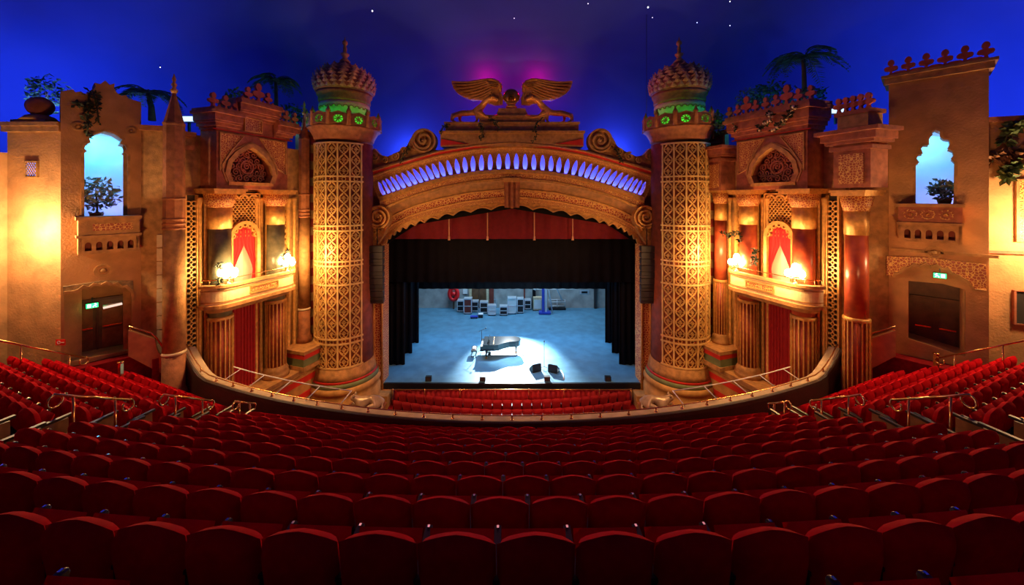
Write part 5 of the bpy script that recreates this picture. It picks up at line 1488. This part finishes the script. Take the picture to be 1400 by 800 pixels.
    l = bpy.data.lights.new('exit_light', 'POINT'); l.energy = .8; l.color = (.1, 1, .3); l.shadow_soft_size = .1; o = bpy.data.objects.new('exit_light', l); COL.objects.link(o); o.location = G.pt(es, ez, en + .25)
    if L:
        for i, (x0, y0, x1, y1) in enumerate(((89, 433, 109, 429), (141, 421, 167, 415))):
            a, b = G.pt(*G.px(x0, y0, -.5), -.5), G.pt(*G.px(x1, y1, -.5), -.5)
            t = thing('tube_lamp', 'pale tube lamp over the left exit, ' + ('nearer the seats' if i == 0 else 'nearer the stage'), 'lamp', (a + b) / 2, 'exit tube lamps')
            MB().tube([a, b], .05, 8).build('tube', M['tube'], t); MB().tube([a - Vector((0, 0, -.07)), b - Vector((0, 0, -.07))], .04, 6).build('housing', M['alu'], t)
        s, z = G.px(83.5, 468); s = sx2(84); q = MB(); o = None
        t = thing('warning_sign', 'small red sign with white mark on the left wall by the exit', 'sign', P(83, 468, 12.9))
        H = Wall((-16.04, 12.96), (-17.1, 12.75), -1); a, b = H.px(77, 472), H.px(90, 464)
        H = Face(12.88); a, b = H.px(77, 472), H.px(90, 464)
        MB().fbox(H, a[0], b[0], a[1], b[1], 0, .02).build('plate', M['redpaint'], t); q = MB(); q.stroke(H, circ((a[0] + b[0]) / 2 - .05, (a[1] + b[1]) / 2, .05, 10), .02, .02, .03, True); q.stroke(H, [(a[0] + .2, (a[1] + b[1]) / 2), (b[0] - .03, (a[1] + b[1]) / 2)], .025, .02, .03); q.build('lettering', M['white'], t)
        vine('two strands of dark vine hanging from the top of the left pylon', [G.pt(*G.px(x, y, .08), .08) for x, y in ((124, 124), (121, 138), (122, 150), (118, 160), (121, 172), (118, 185))], 90, 5)
        vine('short dark vine strand beside the longer one, left pylon', [G.pt(*G.px(x, y, .08), .08) for x, y in ((127, 124), (131, 140), (133, 150), (135, 168))], 50, 6)
        vine('small sprig of vine over the left pylon window', [G.pt(*G.px(x, y, .08), .08) for x, y in ((104, 143), (112, 141), (121, 140))], 26, 7)
    else:
        # cornice and crest on the right pylon
        t = thing('pylon_crest', 'stone cornice with six fleur crest ornaments on the right pylon', 'cornice', G.pt(G.L / 2, zat2(120, 100), 0))
        s0_, s1_ = sx2(185) , sx2(48); zt = zat2(120, 100) - .03
        q = MB(); q.fbox(G, s0_ - .12, s1_ + .12, zt - .12, zt + .12, -1.25, .12); q.fbox(G, s0_ - .2, s1_ + .2, zt + .12, zt + .22, -1.3, .2); q.build('cornice', M['stone'], t)
        for i in range(6):
            q = MB(); fleur(q, G, lerp(s0_, s1_, (i + .15) / 5.3), zt + .2, .62, .0, .12); q.build('crest_ornament', M['red2'], t)
        q = MB()
        for i in range(5):
            s = lerp(s0_, s1_, (i + .65) / 5.3); q.plate(G, [(s - .3, zt + .2), (s + .3, zt + .2), (s + .12, zt + .34), (s - .12, zt + .34)], [], .02, .1)
        q.build('crest_base', M['red2'], t)
        mb = MB(); mb.fbox(G, sx2(185), sx2(48) + .2, zat2(110, 348), zat2(110, 344), 0, .06); mb.build('trim_5', M['stone'], None, 'structure')
    # ---------- wall beyond the pylon
    if L:
        H = Face(13.1); mb = MB(); a = H.px(10, 171)[0]; b = H.px(85, 171)[0]; zt = H.px(40, 172)[1]
        mb.fbox(H, a, b, 2.0, zt, -.6, 0); struct(mb, 'wall_outer_left', M['stucco'])
        mb = MB(); mb.fbox(H, a - .1, b, zt - .22, zt, 0, .1); mb.fbox(H, a - .1, b, zt - .02, zt + .12, -.6, .15); mb.build('trim_6', M['stone'], None, 'structure')
        mb = MB(); mb.box(a - .4, a, -7, 13.3, 2.0, 14.0); struct(mb, 'wall_auditorium_left', M['stucco'])
        s, z = H.px(40, 172); p = H.pt(s, z, -.3)
        t = thing('stone_urn', 'round stone ball finial on stepped base topping the left wall', 'finial', p)
        MB().fbox(H, s - .62, s + .62, z, z + .22, -.6, .05).lathe(p.x, p.y, [(.5, z + .22), (.34, z + .4), (.22, z + .45)], 16).build('base', M['stone'], t); MB().ball((p.x, p.y, z + .76), .36, 16, 1.0).build('ball', M['stonered2'], t)
        t = thing('grille_window', 'small blue lit lattice grille in the left wall', 'window', H.pt(*H.px(45, 231), 0))
        a, b = H.px(37, 242), H.px(53, 221); MB().fbox(H, a[0], b[0], a[1], b[1], .0, .02).build('lit_pane', M['bluepane'], t)
        q = MB()
        for i in range(-4, 7):
            for dr in (1, -1):
                pts = []; w, h = b[0] - a[0], b[1] - a[1]
                for f in (0, 1):
                    pts.append((a[0] + w * ((i / 5 + f * .8) if dr > 0 else (1 - i / 5 - f * .8)), a[1] + h * f))
                cl = [q2 for q2 in pts]
                (x0, z0), (x1, z1) = cl
                lo_, hi_ = a[0], b[0]
                def clip(x0, z0, x1, z1):
                    t0, t1 = 0, 1
                    for e in (lo_, hi_):
                        if (x0 - e) * (x1 - e) < 0:
                            tt = (e - x0) / (x1 - x0)
                            if (x0 < lo_ and e == lo_) or (x0 > hi_ and e == hi_): t0 = max(t0, tt)
                            else: t1 = min(t1, tt)
                    return t0, t1
                if max(x0, x1) <= lo_ or min(x0, x1) >= hi_: continue
                t0, t1 = clip(x0, z0, x1, z1)
                q.stroke(H, [(lerp(x0, x1, t0), lerp(z0, z1, t0)), (lerp(x0, x1, t1), lerp(z0, z1, t1))], .016, .02, .05)
        q.build('grille_lattice', M['stone'], t); q = MB(); q.stroke(H, [a, (b[0], a[1]), b, (a[0], b[1])], .06, 0, .07, True); q.build('frame', M['stone'], t)
    else:
        H = Wall((-16.75, 12.95), (-18.9, 12.2), 1); zt = H.px(20, 164)[1]
        mb = MB(); mb.fbox(H, -.3, 2.3, 2.0, zt, -.6, 0); struct(mb, 'wall_outer_right', M['stucco'])
        mb = MB(); mb.fbox(H, -.1, 2.3, zt - .05, zt + .12, -.6, .12); zz = H.px(20, 345)[1]; mb.fbox(H, -.2, 2.3, zz - .05, zz + .05, 0, .08); mb.build('trim_6', M['stonered2'], None, 'structure')
        mb = MB(); mb.box(18.2, 18.6, -7, 12.4, 2.0, 14.0); struct(mb, 'wall_auditorium_right', M['stucco'])
        a = H.px(11, 330); b = H.px(-20, 245); q = MB(); q.fbox(H, a[0], b[0], a[1], b[1], 0, .03); q = q.build('relief_panel', M['goldred']); tag(q, 'tall carved relief panel at the far end of the right wall', 'panel')
        f_ = MB(); f_.stroke(H, [a, (a[0], b[1]), b, (b[0], a[1])], .08, 0, .08, True); f_.build('panel_frame', M['stone'], q)
        a, b = H.px(15, 442), H.px(-20, 399); o = MB(); o.fbox(H, a[0], b[0], a[1], b[1], 0, .05); o = o.build('wall_vent', M['dark']); tag(o, 'dark square vent opening low in the right wall', 'vent'); o2 = MB(); o2.stroke(H, [a, (a[0], b[1]), b, (b[0], a[1])], .07, 0, .09, True); o2.build('frame', M['stonered2'], o)
        for i, pth in enumerate((((-4, 166), (10, 170), (22, 180), (26, 195)), ((-4, 208), (12, 215), (24, 214), (38, 212), (44, 222)), ((-2, 205), (10, 222), (20, 232), (26, 242)))):
            vine(['green vine trailing from the top of the right wall', 'reddish vine spreading sideways across the right wall', 'lowest drooping vine branch on the right wall'][i], [H.pt(*H.px(x, y, .12), .12) for x, y in pth], 120, 20 + i, False, .26, 'leaf2' if i != 1 else 'leaf3')


M['cream2'] = mat('pier_plaster', (.50, .30, .12), .7, var=.3, scale=3)
M['darkred2'] = mat('pier_red', (.34, .03, .02), .6, var=.3, bump=.1)
M['shaftred'] = mat('shaft_red', (.34, .055, .025), .5, var=.35, scale=3, bump=.1)
M['stonered2'] = mat('rose_stone', (.43, .135, .065), .75, var=.4, scale=4, bump=.4)
M['stone2'] = mat('grey_brown_stone', (.36, .24, .12), .75, var=.5, scale=7, bump=.6)
M['red2'] = mat('crest_red', (.55, .10, .05), .6, var=.3, bump=.1)
M['goldred2'] = mat('fret_paint', (.42, .13, .06), .5, var=.4, bump=.1)
M['pale'] = mat('pale_room', (.40, .43, .32), .8, var=.05, bump=0)
M['paledoor'] = mat('pale_door', (.46, .50, .40), .5, var=.03, bump=0)
M['darkwood2'] = mat('brown_door_wood', (.24, .13, .05), .5, var=.4, scale=3, bump=.1, bscale=6)
M['tube'] = glow('tube_glow', (.8, .62, .5), 1.2)
M['whiteglow'] = glow('sign_white', (.7, 1, .8), 2.2)
M['bluepane'] = glow('blue_pane', (.2, .28, 1), 2.5)
M['leaf2'] = mat('vine_green', (.10, .16, .05), .6, var=.5, bump=0)
M['leaf3'] = mat('vine_rust', (.28, .12, .05), .6, var=.5, bump=0)
side(-1); side(1)

# planting behind the walls
def behind(x, y, Y): return P(x, y, Y)


palm('feathery dark palm behind the wall between left pylon and minaret', P(208, 165, 17.0), 1.3, 1.5, 11, 31)
potted('shrub', 'dark leafy tree rising behind the outer left wall', P(63, 168, 15.0), 2.0, .62, M['leaf'], 32, True, 260, False, 1.3)
palm('tall drooping palm behind the left box pediment', P(376, 165, 21.5), 2.4, 1.5, 14, 33)
palm('tallest palm with drooping fronds behind the right box pediment', P(1098, 155, 19.0), 2.9, 1.9, 15, 34)
potted('shrub', 'turquoise lit bushy shrub behind the right pediment crest', P(1056, 165, 20.5), 2.2, 1.15, M['leaf'], 41, True, 520, False, .8)
potted('shrub', 'low flowering shrub at the stage end of the right pediment', P(1026, 165, 21.0), 1.9, .75, M['leafpale'], 42, True, 260, False, .9)
potted('shrub', 'dark shrub filling the gap between right tower and facade', P(975, 192, 20.2), 1.5, .75, M['leaf'], 43, True, 340, False, .8)
potted('shrub', 'turquoise lit shrub at the near end of the right pediment', P(1108, 158, 19.0), 1.5, .7, M['leaf'], 44, True, 260, False, .8)
potted('shrub', 'small shrub behind the left pediment crest', P(322, 160, 19.5), 1.5, .5, M['leaf'], 45, True, 200, False, 1.0)
potted('shrub', 'dark shrub beside the left tower behind the minaret', P(400, 178, 21.5), 1.6, .7, M['leaf'], 46, True, 260, False, 1.0)
FR = Wall((-12.0, 20.6), (-13.8, 15.0), 1); FL = Wall((-12.0, 20.6), (-13.8, 15.0), -1)
fr = lambda pts, n: [FR.pt(*FR.px(1400 - x, y, n), n) for x, y in pts]
fl = lambda pts, n: [FL.pt(*FL.px(x, y, n), n) for x, y in pts]
vine('flowering garland draped over the right pediment cornice, upper strand', fr(((1052, 152), (1054, 162), (1048, 168), (1040, 172), (1036, 178)), 1.55), 70, 51, True)
vine('flowering garland draped over the right pediment cornice, lower strand', fr(((1088, 144), (1080, 153), (1074, 163), (1064, 172), (1058, 178)), 1.55), 80, 52, True)
vine('flowering vine at the stage end of the right pediment', fr(((1002, 158), (1003, 168), (1006, 178), (1010, 172)), 1.3), 60, 53, True)
vine('vine branch on the column beside the right tower', fr(((985, 318), (998, 322), (1010, 316), (1012, 330)), .95), 70, 54)
vine('vine spray around the far right lantern column', fr(((1030, 340), (1034, 350), (1030, 362)), 1.05), 60, 55)
vine('vine spray beside the far left lantern', fl(((393, 340), (390, 352), (388, 362)), 1.15), 50, 56)
vine('vine climbing the near left column', fl(((298, 360), (304, 372), (298, 384), (303, 394)), 1.1), 60, 57)
for i, pts in enumerate((((612, 170), (606, 174), (603, 180)), ((668, 160), (676, 164), (680, 172), (682, 178)), ((656, 168), (660, 176), (658, 190)), ((742, 160), (735, 168), (730, 176), (734, 184), (728, 196)))):
    vine(['dark vine on the left end of the attic step', 'dark vine beside the globe stand, left side', 'dark vine hanging down the attic below the left panther', 'dark vine hanging down the attic below the right panther'][i], [FA.pt(*FA.px(x, y, .72), .72) for x, y in pts], 46, 60 + i)
for i, pts in enumerate((((560, 200), (552, 210), (548, 222)), ((842, 204), (848, 214), (850, 222)))):
    vine(['dark vine on the left acanthus slope of the arch', 'dark vine on the right acanthus slope of the arch'][i], [FA.pt(*FA.px(x, y, .62), .62) for x, y in pts], 36, 70 + i)

# star lamps and cable of the sky
for i, (x, y, Y) in enumerate(((509, 15, 17), (703, 25, 20), (804, 5, 17), (886, 10, 17), (892, 24, 20), (953, 31, 21), (998, 35, 20.5), (998, 2, 15), (219, 92, 17.5), (1026, 120, 22))):
    p = P(x, y, Y)
    d = (p - Vector((0, 0, E))).normalized()
    STAR = MB().ball((0, 0, 0), .045, 8)
    t = thing('star_lamp', f'{ORD[i]} tiny white star lamp in the painted night sky', 'star lamp', p, 'star lamps')
    MB().ball(p, .022 if i not in (0, 3) else .035, 8).build('bulb', M['starlamp'], t); MB().tube([p, p + Vector((0, 0, .12))], .012, 5).build('stem', M['blackm'], t)
p = P(884, 20, 19.5); q = P(884, 160, 19.5)
o = MB().tube([p, q], .012, 5).build('rigging_cable', M['blackm']); tag(o, 'thin rigging cable hanging from the sky beside the right tower', 'cable')
for sd, x, y, Y, lab in ((1, 1146, 152, 18.0, 'white floodlight box behind the right wall crest'), (-1, 255, 163, 17.5, 'bright floodlight behind the wall beside the left minaret')):
    p = P(x, y, Y); t = thing('flood_light', lab, 'floodlight', p)
    MB().box(p.x - .35, p.x + .35, p.y, p.y + .25, p.z - .14, p.z + .16).build('housing', M['alu'], t); MB().box(p.x - .31, p.x + .31, p.y - .02, p.y, p.z - .1, p.z + .13).build('lens', M['floodlens'] if 'floodlens' in M else M.setdefault('floodlens', glow('flood_lens', (.55, .75, 1), 1.6)), t)
    MB().box(p.x - .04, p.x + .04, p.y + .1, p.y + .2, p.z - .6, p.z - .14).build('stand', M['blackm'], t)
# ================================================================ light
def area(name, loc, tgt, e, col, sx, sy=None, spread=None):
    l = bpy.data.lights.new(name, 'AREA'); l.energy = e; l.color = col; l.size = sx
    if sy: l.shape = 'RECTANGLE'; l.size_y = sy
    if spread: l.spread = spread
    o = bpy.data.objects.new(name, l); COL.objects.link(o); o.location = loc
    o.rotation_euler = (Vector(tgt) - Vector(loc)).to_track_quat('-Z', 'Y').to_euler(); return o


def spot(name, loc, tgt, e, col, ang, blend=.4, r=.15):
    l = bpy.data.lights.new(name, 'SPOT'); l.energy = e; l.color = col; l.spot_size = math.radians(ang); l.spot_blend = blend; l.shadow_soft_size = r
    o = bpy.data.objects.new(name, l); COL.objects.link(o); o.location = loc
    o.rotation_euler = (Vector(tgt) - Vector(loc)).to_track_quat('-Z', 'Y').to_euler(); return o


def point(name, loc, e, col, r=.2):
    l = bpy.data.lights.new(name, 'POINT'); l.energy = e; l.color = col; l.shadow_soft_size = r
    o = bpy.data.objects.new(name, l); COL.objects.link(o); o.location = loc; return o


BL = (.012, .075, 1.0)
for sg in (-1, 1):
    # sky coves behind the side walls and behind the arch
    area('sky_cove_light', (sg * 17.5, 18.5, 14.0), (sg * 23, 24, 18), 100, BL, 3, .6)
    area('sky_cove_light', (sg * 19.5, 10, 14.4), (sg * 24, 11, 20), 250, BL, 5, .6)
    area('sky_cove_light', (sg * 18.5, 15, 15.0), (sg * 24, 16, 19), 420, (.12, .22, 1), 2, .5)
    point('arch_cove_light', (sg * 7.3, 26.2, 15.3), 420, (.15, .24, 1), .2)
    point('arch_cove_light', (sg * 2.6, 25.6, 17.0), 70, (.06, .13, 1), .2)
    # magenta glow behind the wings
    point('pink_light', (sg * 1.8, 25.2, 20.2), 240, (1, .0, .06), .12)
    # green lamps inside the tower galleries
    for k in range(6):
        a = -PI / 2 + (k - 2.5) * .5
        point('gallery_green_light', (sg * 9.82 + 1.62 * math.cos(a), 21.5 + 1.62 * math.sin(a), E + (HY - 172) / FPX * 21.5), 9, (.03, 1, .04), .06)
    # warm washes on the towers
    spot('tower_wash', (sg * 8.9, 15.0, 6.4), (sg * 9.78, 20, 9.6), 700, (1, .53, .2), 34, 1, .3)
    spot('tower_foot_wash', (sg * 8.2, 17.6, 5.2), (sg * 9.7, 20.2, 1.5), 170, (1, .48, .15), 80, .9, .3)
    # foot light of the arch
    spot('arch_wash', (sg * 4.5, 13.4, 5.0), (sg * 4.0, 22, 12.0), 820, (1, .46, .17), 56, .9, .5)
    spot('statue_wash', (sg * 2.5, 15.0, 14.0), (sg * 1.6, 22, 18.8), 800, (1, .52, .17), 21, .9, .3)
    spot('box_red_wash', (sg * 9.5, 15.5, 9.0), (sg * 12.5, 17.5, 14.5), 260, (1, .20, .10), 60, .9, .4)
    spot('facade_wash', (sg * 8.5, 14.0, 6.0), (sg * 13, 17.5, 7.5), 170, (1, .52, .2), 70, .9, .4)
    spot('pylon_wash', (sg * 10.8, 9.0, 9.5), (sg * 15.4, 13.6, 11.6), 760, (1, .46, .17), 70, .9, .4)
point('wall_wash', (-16.6, 12.2, 11.2), 640, (1, .66, .33), .2)
point('wall_wash', (17.6, 11.5, 11.2), 900, (1, .64, .3), .3)
for x, y, Y, e in ((1052, 168, 19.6, 34), (1105, 160, 18.2, 16), (398, 172, 20.6, 16), (325, 160, 18.6, 10), (1186, 168, 16.5, 10), (236, 162, 15.8, 10)):
    p = P(x, y, Y); point('cyan_garden_light', p, e, (.03, .62, 1), .1)
# stage: a cold pool on the piano from above and behind, blue wash elsewhere
spot('stage_special', (-.3, 33.2, 6.7), (.1, 25.6, ZS), 30000, (.86, .95, 1), 46, .6, .12)
spot('stage_special', (.3, 27.6, 11.4), (.5, 26.8, ZS), 13000, (.82, .94, 1), 36, .75, .3)
area('stage_wash', (0, 25.6, 11.3), (0, 24.6, 0), 700, (.10, .48, 1), 12, 1.5)
area('stage_wash', (0, 30.5, 11.4), (0, 30.5, 0), 2100, (.16, .56, 1), 14, 8)
area('backstage_light', (0, 34.5, 11.2), (0, 36.5, 0), 560, (.95, .97, 1), 16, 2)
# pit rail
spot('pit_light', (0, 19.5, 6.0), (0, 22, .7), 260, (1, .5, .25), 40, .9, .2)
area('pit_light', (0, 18.5, 9.5), (0, 20.5, 0), 520, (1, .42, .25), 10, 2)
# dim house light over the balcony
area('house_light', (0, 13.5, 20.0), (0, 6.0, 6), 150, (1, .3, .26), 16, 3)

w = bpy.data.worlds.new('world'); w.use_nodes = True; w.node_tree.nodes['Background'].inputs[0].default_value = (.01, .01, .02, 1); w.node_tree.nodes['Background'].inputs[1].default_value = .3
SC.world = w
cam = bpy.data.cameras.new('camera'); cam.sensor_width = 36; cam.lens = FPX / 1400 * 36; cam.shift_y = -(400 - HY) / 1400; cam.clip_end = 200; cam.clip_start = .05
co = bpy.data.objects.new('camera', cam); COL.objects.link(co); co.location = (0, 0, E); co.rotation_euler = (PI / 2, 0, 0)
SC.camera = co
vs = SC.view_settings; SC.display_settings.display_device = 'sRGB'
vs.view_transform = 'Standard'; vs.look = 'None'; vs.gamma = 1; vs.use_curve_mapping = False; vs.exposure = 0
